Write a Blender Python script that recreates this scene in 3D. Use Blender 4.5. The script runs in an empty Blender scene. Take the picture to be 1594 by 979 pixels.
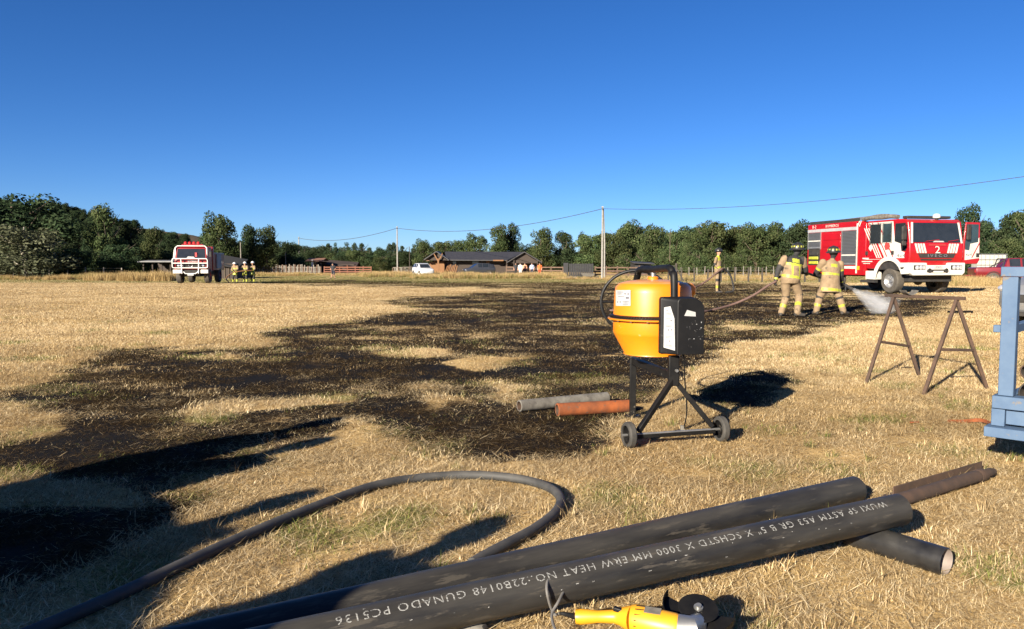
import bpy, bmesh, math, random
import numpy as np
from mathutils import Vector, Matrix

SC = bpy.context.scene
COL = SC.collection
R = math.radians

# ------------------------------------------------------------------ camera, sky, sun, exposure
EYE, FPX, CX, CY, HOR = 1.3, 1200.0, 797.0, 489.5, 408.0
PITCH = math.atan((CY - HOR) / FPX)
cam_d = bpy.data.cameras.new('camera')
cam_d.sensor_fit = 'HORIZONTAL'; cam_d.sensor_width = 36.0
cam_d.lens = 36.0 * FPX / 1594.0
cam_d.clip_start = 0.05; cam_d.clip_end = 6000
cam = bpy.data.objects.new('camera', cam_d); COL.objects.link(cam)
cam.location = (0, 0, EYE); cam.rotation_euler = (R(90) - PITCH, 0, 0)
SC.camera = cam

SUN_AZ = math.atan2(-0.56, -0.83)          # horizontal bearing of the sun, x over y: behind the camera and to its left
SUN_EL = R(20.5)
world = bpy.data.worlds.new('World'); SC.world = world; world.use_nodes = True
wn = world.node_tree.nodes; wl = world.node_tree.links
wn.clear()
sky = wn.new('ShaderNodeTexSky'); sky.sky_type = 'NISHITA'; sky.sun_disc = False
sky.sun_elevation = SUN_EL; sky.sun_rotation = SUN_AZ
sky.altitude = 0; sky.air_density = 0.6; sky.dust_density = 0.3; sky.ozone_density = 5.0
bg = wn.new('ShaderNodeBackground'); bg.inputs['Strength'].default_value = 0.05
wo = wn.new('ShaderNodeOutputWorld')
hs = wn.new('ShaderNodeHueSaturation'); hs.inputs['Saturation'].default_value = 1.16; hs.inputs['Hue'].default_value = 0.507
wl.new(sky.outputs[0], hs.inputs['Color']); wl.new(hs.outputs[0], bg.inputs[0]); wl.new(bg.outputs[0], wo.inputs[0])
sun_d = bpy.data.lights.new('sun', 'SUN'); sun_d.energy = 5.0; sun_d.angle = R(0.53)
sun_d.color = (1.0, 0.89, 0.72)
sun = bpy.data.objects.new('sun', sun_d); COL.objects.link(sun)
sdir = Vector((math.sin(SUN_AZ) * math.cos(SUN_EL), math.cos(SUN_AZ) * math.cos(SUN_EL), math.sin(SUN_EL)))
sun.rotation_euler = (-sdir).to_track_quat('-Z', 'Y').to_euler()
sun.location = sdir * 50
SC.view_settings.view_transform = 'Standard'; SC.view_settings.look = 'None'
SC.view_settings.gamma = 1.0; SC.view_settings.exposure = 1.5
SC.view_settings.use_curve_mapping = False
cy = SC.cycles
cy.use_denoising = True; cy.max_bounces = 6; cy.diffuse_bounces = 3; cy.glossy_bounces = 3
cy.transmission_bounces = 4; cy.transparent_max_bounces = 8; cy.volume_bounces = 4
cy.use_adaptive_sampling = True; cy.adaptive_threshold = 0.02
cy.caustics_reflective = False; cy.caustics_refractive = False
cy.volume_step_rate = 1.0

# ------------------------------------------------------------------ helpers
def sstep(a, b, v):
    t = np.clip((np.asarray(v, float) - a) / (b - a), 0, 1)
    return t * t * (3 - 2 * t)

def G(x, y):                                # ground height
    x = np.asarray(x, float); y = np.asarray(y, float)
    z = -0.5 * sstep(35, 75, y)
    z = z + 0.03 * sstep(5.5, 9, y) * np.sin(x * 0.9 + 1.3) * np.sin(y * 0.55) * (1 - sstep(26, 34, y))
    return z

def g(x, y): return float(G(x, y))

def ray(px, py):
    a, b, c = px - CX, CY - py, FPX
    return np.array([a, c * math.cos(PITCH) + b * math.sin(PITCH), -c * math.sin(PITCH) + b * math.cos(PITCH)])

def PD(px, py, d):                          # point at distance y = d that the photograph shows at a pixel
    r = ray(px, py); r = r * (d / r[1])
    return Vector((r[0], r[1], r[2] + EYE))

def PG(px, py):                             # ground point
    r = ray(px, py); z = 0.0
    for _ in range(30):
        t = (z - EYE) / r[2] if r[2] < 0 else 1e3 / r[1]
        x, y = r[0] * t, r[1] * t
        z = 0.5 * z + 0.5 * g(x, y)
    return Vector((x, y, g(x, y)))

_rng = np.random.RandomState(7)
_perm = _rng.rand(256, 256)
def vnoise(x, y):
    xi = np.floor(x).astype(int); yi = np.floor(y).astype(int)
    fx = x - xi; fy = y - yi
    fx = fx * fx * (3 - 2 * fx); fy = fy * fy * (3 - 2 * fy)
    a = _perm[xi % 256, yi % 256]; b = _perm[(xi + 1) % 256, yi % 256]
    c = _perm[xi % 256, (yi + 1) % 256]; d = _perm[(xi + 1) % 256, (yi + 1) % 256]
    return (a * (1 - fx) + b * fx) * (1 - fy) + (c * (1 - fx) + d * fx) * fy
def fbm(x, y, o=4):
    s = 0; amp = 0.5; n = 0
    for k in range(o):
        s = s + amp * vnoise(x * 2 ** k + 17.3 * k, y * 2 ** k + 5.1 * k); n += amp; amp *= 0.55
    return s / n

# ------------------------------------------------------------------ materials
MATS = {}
def pm(name, c1, c2=None, scale=6.0, rough=0.6, metal=0.0, bump=0.0, detail=5.0, stretch=(1, 1, 1), coat=0.0, spec=0.5,
       lo=0.35, hi=0.65, rough2=None, c3=None, s3=40.0, f3=0.62):
    if name in MATS: return MATS[name]
    m = bpy.data.materials.new(name); m.use_nodes = True
    n = m.node_tree.nodes; l = m.node_tree.links
    p = n['Principled BSDF']
    p.inputs['Metallic'].default_value = metal; p.inputs['Roughness'].default_value = rough
    p.inputs['Specular IOR Level'].default_value = spec
    if coat: p.inputs['Coat Weight'].default_value = coat; p.inputs['Coat Roughness'].default_value = 0.08
    if c2 is None: c2 = tuple(min(1, v * 0.82) for v in c1)
    tc = n.new('ShaderNodeTexCoord'); mp = n.new('ShaderNodeMapping'); mp.inputs['Scale'].default_value = stretch
    l.new(tc.outputs['Object'], mp.inputs[0])
    nz = n.new('ShaderNodeTexNoise'); nz.inputs['Scale'].default_value = scale; nz.inputs['Detail'].default_value = detail
    nz.inputs['Roughness'].default_value = 0.62
    l.new(mp.outputs[0], nz.inputs['Vector'])
    rp = n.new('ShaderNodeValToRGB'); e = rp.color_ramp.elements
    e[0].position = lo; e[0].color = (*c1, 1); e[1].position = hi; e[1].color = (*c2, 1)
    l.new(nz.outputs[0], rp.inputs[0])
    out = rp.outputs[0]
    if c3 is not None:
        n3 = n.new('ShaderNodeTexNoise'); n3.inputs['Scale'].default_value = s3; n3.inputs['Detail'].default_value = 6
        n3.inputs['Roughness'].default_value = 0.7
        l.new(mp.outputs[0], n3.inputs['Vector'])
        r3 = n.new('ShaderNodeValToRGB'); r3.color_ramp.elements[0].position = f3; r3.color_ramp.elements[1].position = min(1, f3 + 0.07)
        l.new(n3.outputs[0], r3.inputs[0])
        mx = n.new('ShaderNodeMix'); mx.data_type = 'RGBA'
        l.new(r3.outputs[0], mx.inputs['Factor']); l.new(out, mx.inputs['A']); mx.inputs['B'].default_value = (*c3, 1)
        out = mx.outputs['Result']
    l.new(out, p.inputs['Base Color'])
    if rough2 is not None:
        mr = n.new('ShaderNodeMapRange'); mr.inputs['From Min'].default_value = 0.3; mr.inputs['From Max'].default_value = 0.7
        mr.inputs['To Min'].default_value = rough; mr.inputs['To Max'].default_value = rough2
        l.new(nz.outputs[0], mr.inputs['Value']); l.new(mr.outputs[0], p.inputs['Roughness'])
    if bump:
        b = n.new('ShaderNodeBump'); b.inputs['Strength'].default_value = bump; b.inputs['Distance'].default_value = 0.02
        l.new(nz.outputs[0], b.inputs['Height']); l.new(b.outputs[0], p.inputs['Normal'])
    MATS[name] = m
    return m

# ------------------------------------------------------------------ mesh builder
class MB:
    def __init__(s): s.v = []; s.f = []; s.m = []; s.mi = 0
    def add(s, vs, fs):
        o = len(s.v); s.v.extend([tuple(map(float, q)) for q in vs])
        for f in fs: s.f.append([i + o for i in f]); s.m.append(s.mi)
        return s
    def box(s, c, size, rot=None):
        c = Vector(c); hx, hy, hz = size[0] / 2, size[1] / 2, size[2] / 2
        M = rot if rot is not None else Matrix.Identity(3)
        vs = [c + M @ Vector((x, y, z)) for x in (-hx, hx) for y in (-hy, hy) for z in (-hz, hz)]
        return s.add(vs, [(0, 1, 3, 2), (4, 6, 7, 5), (0, 4, 5, 1), (2, 3, 7, 6), (0, 2, 6, 4), (1, 5, 7, 3)])
    def bx(s, x0, x1, y0, y1, z0, z1):
        return s.box(((x0 + x1) / 2, (y0 + y1) / 2, (z0 + z1) / 2), (abs(x1 - x0), abs(y1 - y0), abs(z1 - z0)))
    def bar(s, a, b, w, h, up=(0, 0, 1)):
        a = Vector(a); b = Vector(b); d = (b - a); L = d.length; d.normalize()
        up = Vector(up)
        if abs(d.dot(up)) > 0.98: up = Vector((0, 1, 0))
        sd = d.cross(up).normalized(); u = sd.cross(d).normalized()
        M = Matrix((d, sd, u)).transposed()
        return s.box((a + b) / 2, (L, w, h), M)
    def cyl(s, a, b, r0, r1=None, n=12, caps=True):
        r1 = r0 if r1 is None else r1
        return s.tube([a, b], [r0, r1], n, caps)
    def tube(s, path, r, n=10, caps=True, closed=False):
        P = [Vector(p) for p in path]; k = len(P)
        rs = r if isinstance(r, (list, tuple)) else [r] * k
        vs = []; nrm = None
        for i in range(k):
            if closed: t = P[(i + 1) % k] - P[i - 1]
            elif i == 0: t = P[1] - P[0]
            elif i == k - 1: t = P[-1] - P[-2]
            else: t = (P[i + 1] - P[i]).normalized() + (P[i] - P[i - 1]).normalized()
            if t.length < 1e-9: t = Vector((0, 0, 1))
            t.normalize()
            if nrm is None:
                a = Vector((0, 0, 1)) if abs(t.z) < 0.9 else Vector((1, 0, 0))
                nrm = (a - t * a.dot(t)).normalized()
            else:
                nrm = (nrm - t * nrm.dot(t))
                nrm = nrm.normalized() if nrm.length > 1e-6 else t.orthogonal().normalized()
            bn = t.cross(nrm)
            for j in range(n):
                q = 2 * math.pi * j / n
                vs.append(P[i] + (nrm * math.cos(q) + bn * math.sin(q)) * rs[i])
        fs = []
        for i in range(k if closed else k - 1):
            for j in range(n):
                a, b = i * n + j, i * n + (j + 1) % n
                c, d = ((i + 1) % k) * n + (j + 1) % n, ((i + 1) % k) * n + j
                fs.append((a, b, c, d))
        if caps and not closed:
            fs.append(tuple(range(n - 1, -1, -1))); fs.append(tuple((k - 1) * n + j for j in range(n)))
        return s.add(vs, fs)
    def lathe(s, prof, o=(0, 0, 0), ax=(0, 0, 1), n=24, closed=False):
        ax = Vector(ax).normalized(); o = Vector(o)
        u = ax.orthogonal().normalized(); w = ax.cross(u)
        vs = []
        for (r, h) in prof:
            for j in range(n):
                q = 2 * math.pi * j / n
                vs.append(o + ax * h + (u * math.cos(q) + w * math.sin(q)) * max(r, 1e-4))
        fs = []; k = len(prof)
        for i in range(k if closed else k - 1):
            i2 = (i + 1) % k
            for j in range(n):
                fs.append((i * n + j, i * n + (j + 1) % n, i2 * n + (j + 1) % n, i2 * n + j))
        return s.add(vs, fs)
    def prism(s, poly, f, d):
        """poly: 2D points, f(u,v)->Vector, d: extrusion vector"""
        k = len(poly); d = Vector(d)
        a = [Vector(f(*p)) for p in poly]; b = [p + d for p in a]
        fs = [tuple(range(k)), tuple(range(2 * k - 1, k - 1, -1))]
        for i in range(k): fs.append((i, k + i, k + (i + 1) % k, (i + 1) % k))
        return s.add(a + b, fs)
    def ball(s, c, r, n=10, m=6, sq=(1, 1, 1)):
        c = Vector(c); vs = []; fs = []
        for i in range(m + 1):
            t = math.pi * i / m
            for j in range(n):
                q = 2 * math.pi * j / n
                vs.append(c + Vector((math.sin(t) * math.cos(q) * sq[0], math.sin(t) * math.sin(q) * sq[1], math.cos(t) * sq[2])) * r)
        for i in range(m):
            for j in range(n):
                fs.append((i * n + j, (i + 1) * n + j, (i + 1) * n + (j + 1) % n, i * n + (j + 1) % n))
        return s.add(vs, fs)
    def build(s, name, mats, parent=None, origin=(0, 0, 0), smooth=True, bevel=0.0, seg=2, ang=35, fix=True):
        me = bpy.data.meshes.new(name)
        o = Vector(origin)
        me.from_pydata([tuple(Vector(q) - o) for q in s.v], [], s.f)
        if not isinstance(mats, (list, tuple)): mats = [mats]
        for m in mats: me.materials.append(m)
        if len(mats) > 1: me.polygons.foreach_set('material_index', s.m)
        if fix and len(s.f) < 60000:
            b = bmesh.new(); b.from_mesh(me); bmesh.ops.recalc_face_normals(b, faces=b.faces); b.to_mesh(me); b.free()
        if smooth:
            me.polygons.foreach_set('use_smooth', [True] * len(me.polygons))
            me.set_sharp_from_angle(angle=R(ang))
        ob = bpy.data.objects.new(name, me); COL.objects.link(ob)
        if parent is not None: ob.parent = parent
        if bevel:
            md = ob.modifiers.new('b', 'BEVEL'); md.width = bevel; md.segments = seg; md.limit_method = 'ANGLE'; md.angle_limit = R(40)
            md.harden_normals = False
        return ob

def tag(o, label=None, cat=None, group=None, kind=None):
    if label: o['label'] = label
    if cat: o['category'] = cat
    if group: o['group'] = group
    if kind: o['kind'] = kind
    return o
def thing(name, label, cat, loc=(0, 0, 0), rz=0.0, group=None):
    o = bpy.data.objects.new(name, None); COL.objects.link(o)
    o.location = loc; o.rotation_euler = (0, 0, rz); o.empty_display_size = 0.2
    return tag(o, label, cat, group)
def copy_tree(o, parent=None):
    c = o.copy(); COL.objects.link(c); c.parent = parent
    for ch in o.children:
        if ch.name in bpy.data.objects: copy_tree(ch, c)
    return c

def text_mesh(s, size, spacing=1.0):
    cu = bpy.data.curves.new('t', 'FONT'); cu.body = s; cu.size = size; cu.space_character = spacing; cu.resolution_u = 2
    cu.fill_mode = 'FRONT' if hasattr(cu, 'fill_mode') else 'BOTH'
    ob = bpy.data.objects.new('t', cu); me = bpy.data.meshes.new_from_object(ob)
    bpy.data.objects.remove(ob); bpy.data.curves.remove(cu)
    return me
def text_on(s, size, fn, name, mat, parent, center=True, spacing=1.0, cuts=0, sx=1.0):
    """lay lettering on a surface: fn(u, v) -> point"""
    me = text_mesh(s, size, spacing)
    b = bmesh.new(); b.from_mesh(me); bmesh.ops.triangulate(b, faces=b.faces)
    vmin = min(v.co.y for v in b.verts); vmax = max(v.co.y for v in b.verts)
    for k in range(1, cuts):
        bmesh.ops.bisect_plane(b, geom=b.verts[:] + b.edges[:] + b.faces[:], plane_co=(0, vmin + (vmax - vmin) * k / cuts, 0), plane_no=(0, 1, 0))
    umin = min(v.co.x for v in b.verts); umax = max(v.co.x for v in b.verts)
    ou = (umin + umax) / 2 if center else umin
    ov = (vmin + vmax) / 2
    for v in b.verts: v.co = Vector(fn((v.co.x - ou) * sx, v.co.y - ov))
    b.to_mesh(me); b.free()
    me.materials.clear(); me.materials.append(mat)
    ob = bpy.data.objects.new(name, me); COL.objects.link(ob); ob.parent = parent
    return ob

def smooth_path(pts, k=8):
    P = [Vector(p) for p in pts]; out = []
    for i in range(len(P) - 1):
        p0 = P[max(0, i - 1)]; p1 = P[i]; p2 = P[i + 1]; p3 = P[min(len(P) - 1, i + 2)]
        for j in range(k):
            t = j / k
            out.append(0.5 * ((2 * p1) + (p2 - p0) * t + (2 * p0 - 5 * p1 + 4 * p2 - p3) * t * t + (3 * p1 - p0 - 3 * p2 + p3) * t ** 3))
    out.append(P[-1]); return out

def scatter(name, pts, idx, rot, scl, attrs, protos, label, cat, kind='stuff'):
    me = bpy.data.meshes.new(name); N = len(pts)
    me.vertices.add(N); me.vertices.foreach_set('co', np.asarray(pts, np.float32).ravel())
    def at(nm, typ, arr, key='value'):
        a = me.attributes.new(nm, typ, 'POINT'); a.data.foreach_set(key, np.asarray(arr).ravel())
    at('pidx', 'INT', np.asarray(idx, np.int32)); at('prot', 'FLOAT_VECTOR', np.asarray(rot, np.float32), 'vector')
    at('pscl', 'FLOAT_VECTOR', np.asarray(scl, np.float32), 'vector')
    for k, v in attrs.items(): at(k, 'FLOAT', np.asarray(v, np.float32))
    ob = bpy.data.objects.new(name, me); COL.objects.link(ob)
    cl = bpy.data.collections.new(name + '_kinds')
    for p in protos: cl.objects.link(p)
    t = bpy.data.node_groups.new(name, 'GeometryNodeTree')
    t.interface.new_socket('Geometry', in_out='INPUT', socket_type='NodeSocketGeometry')
    t.interface.new_socket('Geometry', in_out='OUTPUT', socket_type='NodeSocketGeometry')
    n = t.nodes; l = t.links
    gi = n.new('NodeGroupInput'); go = n.new('NodeGroupOutput')
    ci = n.new('GeometryNodeCollectionInfo'); ci.inputs[0].default_value = cl
    ci.inputs['Separate Children'].default_value = True; ci.inputs['Reset Children'].default_value = True
    io = n.new('GeometryNodeInstanceOnPoints'); io.inputs['Pick Instance'].default_value = True
    def na(nm, typ):
        q = n.new('GeometryNodeInputNamedAttribute'); q.data_type = typ; q.inputs[0].default_value = nm; return q.outputs['Attribute']
    l.new(gi.outputs[0], io.inputs['Points']); l.new(ci.outputs[0], io.inputs['Instance'])
    l.new(na('pidx', 'INT'), io.inputs['Instance Index'])
    er = n.new('FunctionNodeEulerToRotation'); l.new(na('prot', 'FLOAT_VECTOR'), er.inputs[0]); l.new(er.outputs[0], io.inputs['Rotation'])
    l.new(na('pscl', 'FLOAT_VECTOR'), io.inputs['Scale'])
    l.new(io.outputs[0], go.inputs[0])
    md = ob.modifiers.new('scatter', 'NODES'); md.node_group = t
    return tag(ob, label, cat, kind=kind)

def proto(name, V, F, mats, attrs=None, mi=None):
    me = bpy.data.meshes.new(name)
    me.from_pydata(V, [], F)
    for m in (mats if isinstance(mats, (list, tuple)) else [mats]): me.materials.append(m)
    if mi is not None: me.polygons.foreach_set('material_index', mi)
    for k, v in (attrs or {}).items():
        a = me.attributes.new(k, 'FLOAT', 'POINT'); a.data.foreach_set('value', np.asarray(v, np.float32))
    return bpy.data.objects.new(name, me)
# ------------------------------------------------------------------ the burnt area: where the fire ran, with some cast shade drawn in as scorch, as a map on the ground
BURN_SHADE = [
 [(-200,640),(0,614),(60,592),(120,562),(200,545),(300,532),(400,521),(430,508),(520,496),(600,486),(650,478),(590,469),(640,461),(740,456),(820,451),(700,447.5),(560,445),(410,442),(385,439.5),(430,437),(520,435),(600,436.5),(760,438.5),(900,439),(1000,440),(1200,441),(1330,446),(1470,462),(1480,478),(1440,492),(1330,506),(1260,522),(1180,530),(1130,545),(1060,560),(1010,600),(990,650),(960,690),(890,712),(800,722),(740,716),(690,694),(640,672),(590,656),(540,662),(470,720),(440,745),(330,800),(250,835),(120,900),(0,955),(-200,1000)],
 [(1085,600),(1120,580),(1200,570),(1262,592),(1230,628),(1150,640),(1095,620)],  # cast shadow of the mixer drum, painted as scorched ground
]
PALE = [  # (weight, polygon) unburnt straw left standing inside
 (1.0,[(215,655),(300,628),(420,618),(535,616),(540,628),(440,641),(330,652),(250,668)]),
 (1.0,[(-100,650),(0,640),(90,648),(115,664),(70,690),(0,700),(-100,700)]),
 (0.9,[(400,700),(440,684),(540,668),(545,690),(490,712),(450,718)]),
 (0.9,[(330,530),(420,520),(440,528),(380,538),(335,540)]),
 (0.8,[(560,545),(640,540),(710,543),(690,552),(600,556),(560,553)]),
 (0.9,[(690,560),(750,553),(800,560),(800,580),(740,583),(700,575)]),
 (0.8,[(740,592),(790,588),(805,612),(770,622),(740,612)]),
 (0.8,[(545,640),(600,648),(650,665),(700,690),(680,700),(600,680),(540,665)]),
 (0.7,[(640,620),(720,612),(730,625),(660,640)]),
 (0.6,[(300,555),(430,552),(440,566),(330,575)]),
 (0.6,[(720,536),(790,533),(800,541),(730,546)]),
 (0.8,[(1000,590),(1060,570),(1120,560),(1100,585),(1050,605),(1010,640)]),
 (0.7,[(900,690),(960,660),(985,660),(980,700),(920,720)]),
 (0.6,[(290,770),(340,745),(420,740),(430,760),(340,790),(290,795)]),
 (0.5,[(1180,455),(1330,458),(1340,466),(1200,466)]),
 (0.45,[(1120,500),(1240,505),(1230,515),(1130,512)]),
 (0.9,[(-100,745),(60,738),(140,752),(230,770),(250,800),(150,808),(0,800),(-100,800)]),
]
def _raster(polys):
    GX, GY = np.meshgrid(np.arange(-200, 1800, 4.0), np.arange(409, 1009, 1.0))
    out = np.zeros_like(GX)
    for w, poly in polys:
        ins = np.zeros(GX.shape, bool); k = len(poly)
        for i in range(k):
            x0, y0 = poly[i]; x1, y1 = poly[(i + 1) % k]
            if y0 == y1: continue
            c = ((y0 > GY) != (y1 > GY)) & (GX < (x1 - x0) * (GY - y0) / (y1 - y0) + x0)
            ins ^= c
        out = np.maximum(out, ins * w)
    return out
def _blur(a, kx, ky):
    for ax, k in ((1, kx), (0, ky)):
        if k < 2: continue
        pad = [(0, 0), (0, 0)]; pad[ax] = (k, k)
        c = np.cumsum(np.pad(a, pad, mode='edge'), axis=ax)
        if ax == 1: a = (c[:, k:] - c[:, :-k])[:, k // 2: k // 2 + a.shape[1]] / k
        else: a = (c[k:, :] - c[:-k, :])[k // 2: k // 2 + a.shape[0], :] / k
    return a
_M = _raster([(1.0, p) for p in BURN_SHADE]) - _raster(PALE)
_M = _blur(_blur(np.clip(_M, 0, 1), 7, 3), 5, 3)
_HV = _blur(_raster([(1.0, [(-200,690),(300,688),(540,648),(550,668),(470,700),(440,742),(300,768),(200,745),(-200,742)]), (1.0, [(-200,806),(250,802),(330,800),(250,838),(120,900),(0,955),(-200,1000)]), (.8, [(760,640),(960,640),(980,700),(860,715),(740,710)])]), 7, 5)  # blackens scorched grass further, cast shade at lower left painted in
def burn_shade_at(x, y):
    """burnt amount 0..1 at ground points, read from the map with a ragged edge"""
    x = np.asarray(x, float); y = np.asarray(y, float)
    z = G(x, y)
    yy = np.maximum(y, 1.0)
    dz = z - EYE
    dep = yy * math.cos(PITCH) - dz * math.sin(PITCH)
    px = CX + FPX * x / dep; py = CY - FPX * (yy * math.sin(PITCH) + dz * math.cos(PITCH)) / dep
    wx = (fbm(x * 0.8 + 3, y * 0.8, 3) - 0.5) * 2; wy = (fbm(x * 0.8 + 43, y * 0.5 + 9, 3) - 0.5) * 2
    rel = np.maximum(py - 408, 5)
    px = px + wx * 0.38 * rel; py = py + wy * 0.10 * rel
    ix = np.clip((px + 200) / 4.0, 0, _M.shape[1] - 1).astype(int); iy = np.clip(py - 409, 0, _M.shape[0] - 1).astype(int)
    m = _M[iy, ix]
    n = fbm(x * 1.6, y * 0.9 + 7, 5) - 0.5
    n2 = fbm(x * 0.35 + 11, y * 0.22 + 3, 3) - 0.5
    n3 = fbm(x * 0.9 + 5, y * 1.5 + 2, 5) - 0.5
    n4 = fbm(x * 4.6 + 8, y * 4.0 + 1, 3) - 0.5
    v = 0.975 * m + (n * 1.3 + n2 * 0.8) * (0.2 + 0.8 * (1 - np.abs(2 * m - 1))) + m * (1.3 * n3 + 0.35 * n2 + 1.6 * n4) + 0.55 * _HV[iy, ix] - 0.05
    return np.clip(sstep(0.08, 1.02, v), 0, 1) * np.where((y > 0.8) & (y < 92), 1, 0)
def green_at(x, y):
    a = sstep(0.64, 0.80, fbm(x * 1.9 + 31, y * 1.9 + 5, 3)) * 0.8
    far = sstep(54, 68, y) * (1 - sstep(95, 120, y)) * (0.5 + 0.5 * fbm(x * 0.12, y * 0.3, 3))
    return np.clip(a * (1 - sstep(12, 30, y)) + far, 0, 1)

# ------------------------------------------------------------------ ground sheet
def axis(parts):
    out = []
    for a, b, st in parts: out += list(np.arange(a, b, st))
    return np.array(out)
xs = axis([(-3000, -400, 130), (-400, -120, 20), (-120, -45, 3.0), (-45, -9, 0.36), (-9, 9, 0.075), (9, 45, 0.36), (45, 120, 3.0), (120, 400, 20), (400, 3130, 130)])
ys = axis([(-200, -20, 20), (-20, 1.5, 1.5), (1.5, 11, 0.075), (11, 24, 0.16), (24, 50, 0.32), (50, 95, 0.6), (95, 200, 6), (200, 600, 40), (600, 5200, 230)])
XX, YY = np.meshgrid(xs, ys); nx, ny = len(xs), len(ys)
near = np.exp(-((YY - 4) / 9.0) ** 2)
ZZ = G(XX, YY) + 0.012 * near * (fbm(XX * 2.2, YY * 2.2, 3) - 0.6)
me = bpy.data.meshes.new('ground')
me.vertices.add(nx * ny); me.vertices.foreach_set('co', np.stack([XX, YY, ZZ], -1).astype(np.float32).ravel())
q = np.arange((ny - 1) * (nx - 1)); jj, ii = q // (nx - 1), q % (nx - 1)
a0 = jj * nx + ii
quads = np.stack([a0, a0 + 1, a0 + nx + 1, a0 + nx], -1).astype(np.int32)
me.loops.add(quads.size); me.loops.foreach_set('vertex_index', quads.ravel())
me.polygons.add(len(quads)); me.polygons.foreach_set('loop_start', np.arange(0, quads.size, 4, dtype=np.int32))
me.update(); me.validate()
at = me.attributes.new('burn', 'FLOAT', 'POINT'); at.data.foreach_set('value', burn_shade_at(XX.ravel(), YY.ravel()).astype(np.float32))
at = me.attributes.new('green', 'FLOAT', 'POINT'); at.data.foreach_set('value', green_at(XX.ravel(), YY.ravel()).astype(np.float32))
me.polygons.foreach_set('use_smooth', [True] * len(me.polygons))
ground = bpy.data.objects.new('ground', me); COL.objects.link(ground); ground['kind'] = 'structure'

def ground_material():
    m = bpy.data.materials.new('dry_field'); m.use_nodes = True
    n = m.node_tree.nodes; l = m.node_tree.links; p = n['Principled BSDF']
    p.inputs['Roughness'].default_value = 0.95; p.inputs['Specular IOR Level'].default_value = 0.08
    ge = n.new('ShaderNodeNewGeometry')
    def noise(sc, det=6, rg=0.65, stretch=(1, 1, 1)):
        mp = n.new('ShaderNodeMapping'); mp.inputs['Scale'].default_value = stretch; l.new(ge.outputs['Position'], mp.inputs[0])
        z = n.new('ShaderNodeTexNoise'); z.inputs['Scale'].default_value = sc; z.inputs['Detail'].default_value = det; z.inputs['Roughness'].default_value = rg
        l.new(mp.outputs[0], z.inputs['Vector']); return z.outputs[0]
    def ramp(src, stops):
        r = n.new('ShaderNodeValToRGB'); e = r.color_ramp.elements
        e[0].position, e[0].color = stops[0][0], (*stops[0][1], 1); e[1].position, e[1].color = stops[-1][0], (*stops[-1][1], 1)
        for pz, c in stops[1:-1]:
            k = e.new(pz); k.color = (*c, 1)
        l.new(src, r.inputs[0]); return r.outputs[0]
    def mix(f, a, b, mode='MIX'):
        x = n.new('ShaderNodeMix'); x.data_type = 'RGBA'; x.blend_type = mode
        for s, k in ((f, 'Factor'), (a, 'A'), (b, 'B')):
            if isinstance(s, (tuple, float)): x.inputs[k].default_value = (*s, 1) if isinstance(s, tuple) else s
            else: l.new(s, x.inputs[k])
        return x.outputs['Result']
    def math_(op, a, b):
        x = n.new('ShaderNodeMath'); x.operation = op; x.use_clamp = True
        for i, s in enumerate((a, b)):
            if isinstance(s, float): x.inputs[i].default_value = s
            else: l.new(s, x.inputs[i])
        return x.outputs[0]
    fine = noise(26, 8, 0.75, (1, 0.7, 1)); mid = noise(3.2, 6, 0.6, (1, 0.6, 1)); big = noise(0.35, 5, 0.6)
    straw = ramp(fine, [(0.28, (0.24, 0.16, 0.075)), (0.45, (0.47, 0.345, 0.172)), (0.6, (0.61, 0.47, 0.25)), (0.75, (0.71, 0.585, 0.35))])
    streak = noise(1.1, 6, 0.7, (0.3, 1, 1))
    tone = ramp(mid, [(0.3, (0.78, 0.73, 0.65)), (0.7, (1.12, 1.09, 1.02))])
    straw = mix(1.0, straw, tone, 'MULTIPLY')
    straw = mix(1.0, straw, ramp(big, [(0.35, (0.88, 0.84, 0.78)), (0.65, (1.06, 1.06, 1.02))]), 'MULTIPLY')
    straw = mix(1.0, straw, ramp(streak, [(0.36, (0.74, 0.7, 0.62)), (0.5, (0.98, 0.97, 0.95)), (0.66, (1.1, 1.08, 1.04))]), 'MULTIPLY')
    ag = n.new('ShaderNodeAttribute'); ag.attribute_name = 'green'
    straw = mix(math_('MULTIPLY', ag.outputs['Fac'], 0.8), straw, ramp(fine, [(0.3, (0.09, 0.10, 0.028)), (0.7, (0.34, 0.34, 0.12))]))
    ab = n.new('ShaderNodeAttribute'); ab.attribute_name = 'burn'
    nb = n.new('ShaderNodeMath'); nb.operation = 'MULTIPLY_ADD'; l.new(fine, nb.inputs[0]); nb.inputs[1].default_value = 0.9; nb.inputs[2].default_value = -0.45
    bb = math_('ADD', ab.outputs['Fac'], nb.outputs[0])
    gate = math_('MULTIPLY', ab.outputs['Fac'], 12.0)
    bb = math_('MULTIPLY', bb, gate)
    char = ramp(bb, [(0.0, (0.2, 0.13, 0.06)), (0.35, (0.085, 0.054, 0.027)), (0.65, (0.026, 0.019, 0.013)), (0.95, (0.008, 0.0075, 0.0075))])
    f = n.new('ShaderNodeMapRange'); l.new(bb, f.inputs['Value']); f.inputs['From Min'].default_value = 0.12; f.inputs['From Max'].default_value = 0.42
    col = mix(f.outputs[0], straw, char)
    l.new(col, p.inputs['Base Color'])
    b = n.new('ShaderNodeBump'); b.inputs['Strength'].default_value = 0.5; b.inputs['Distance'].default_value = 0.03
    l.new(fine, b.inputs['Height']); l.new(b.outputs[0], p.inputs['Normal'])
    return m
ground.data.materials.append(ground_material())

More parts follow.
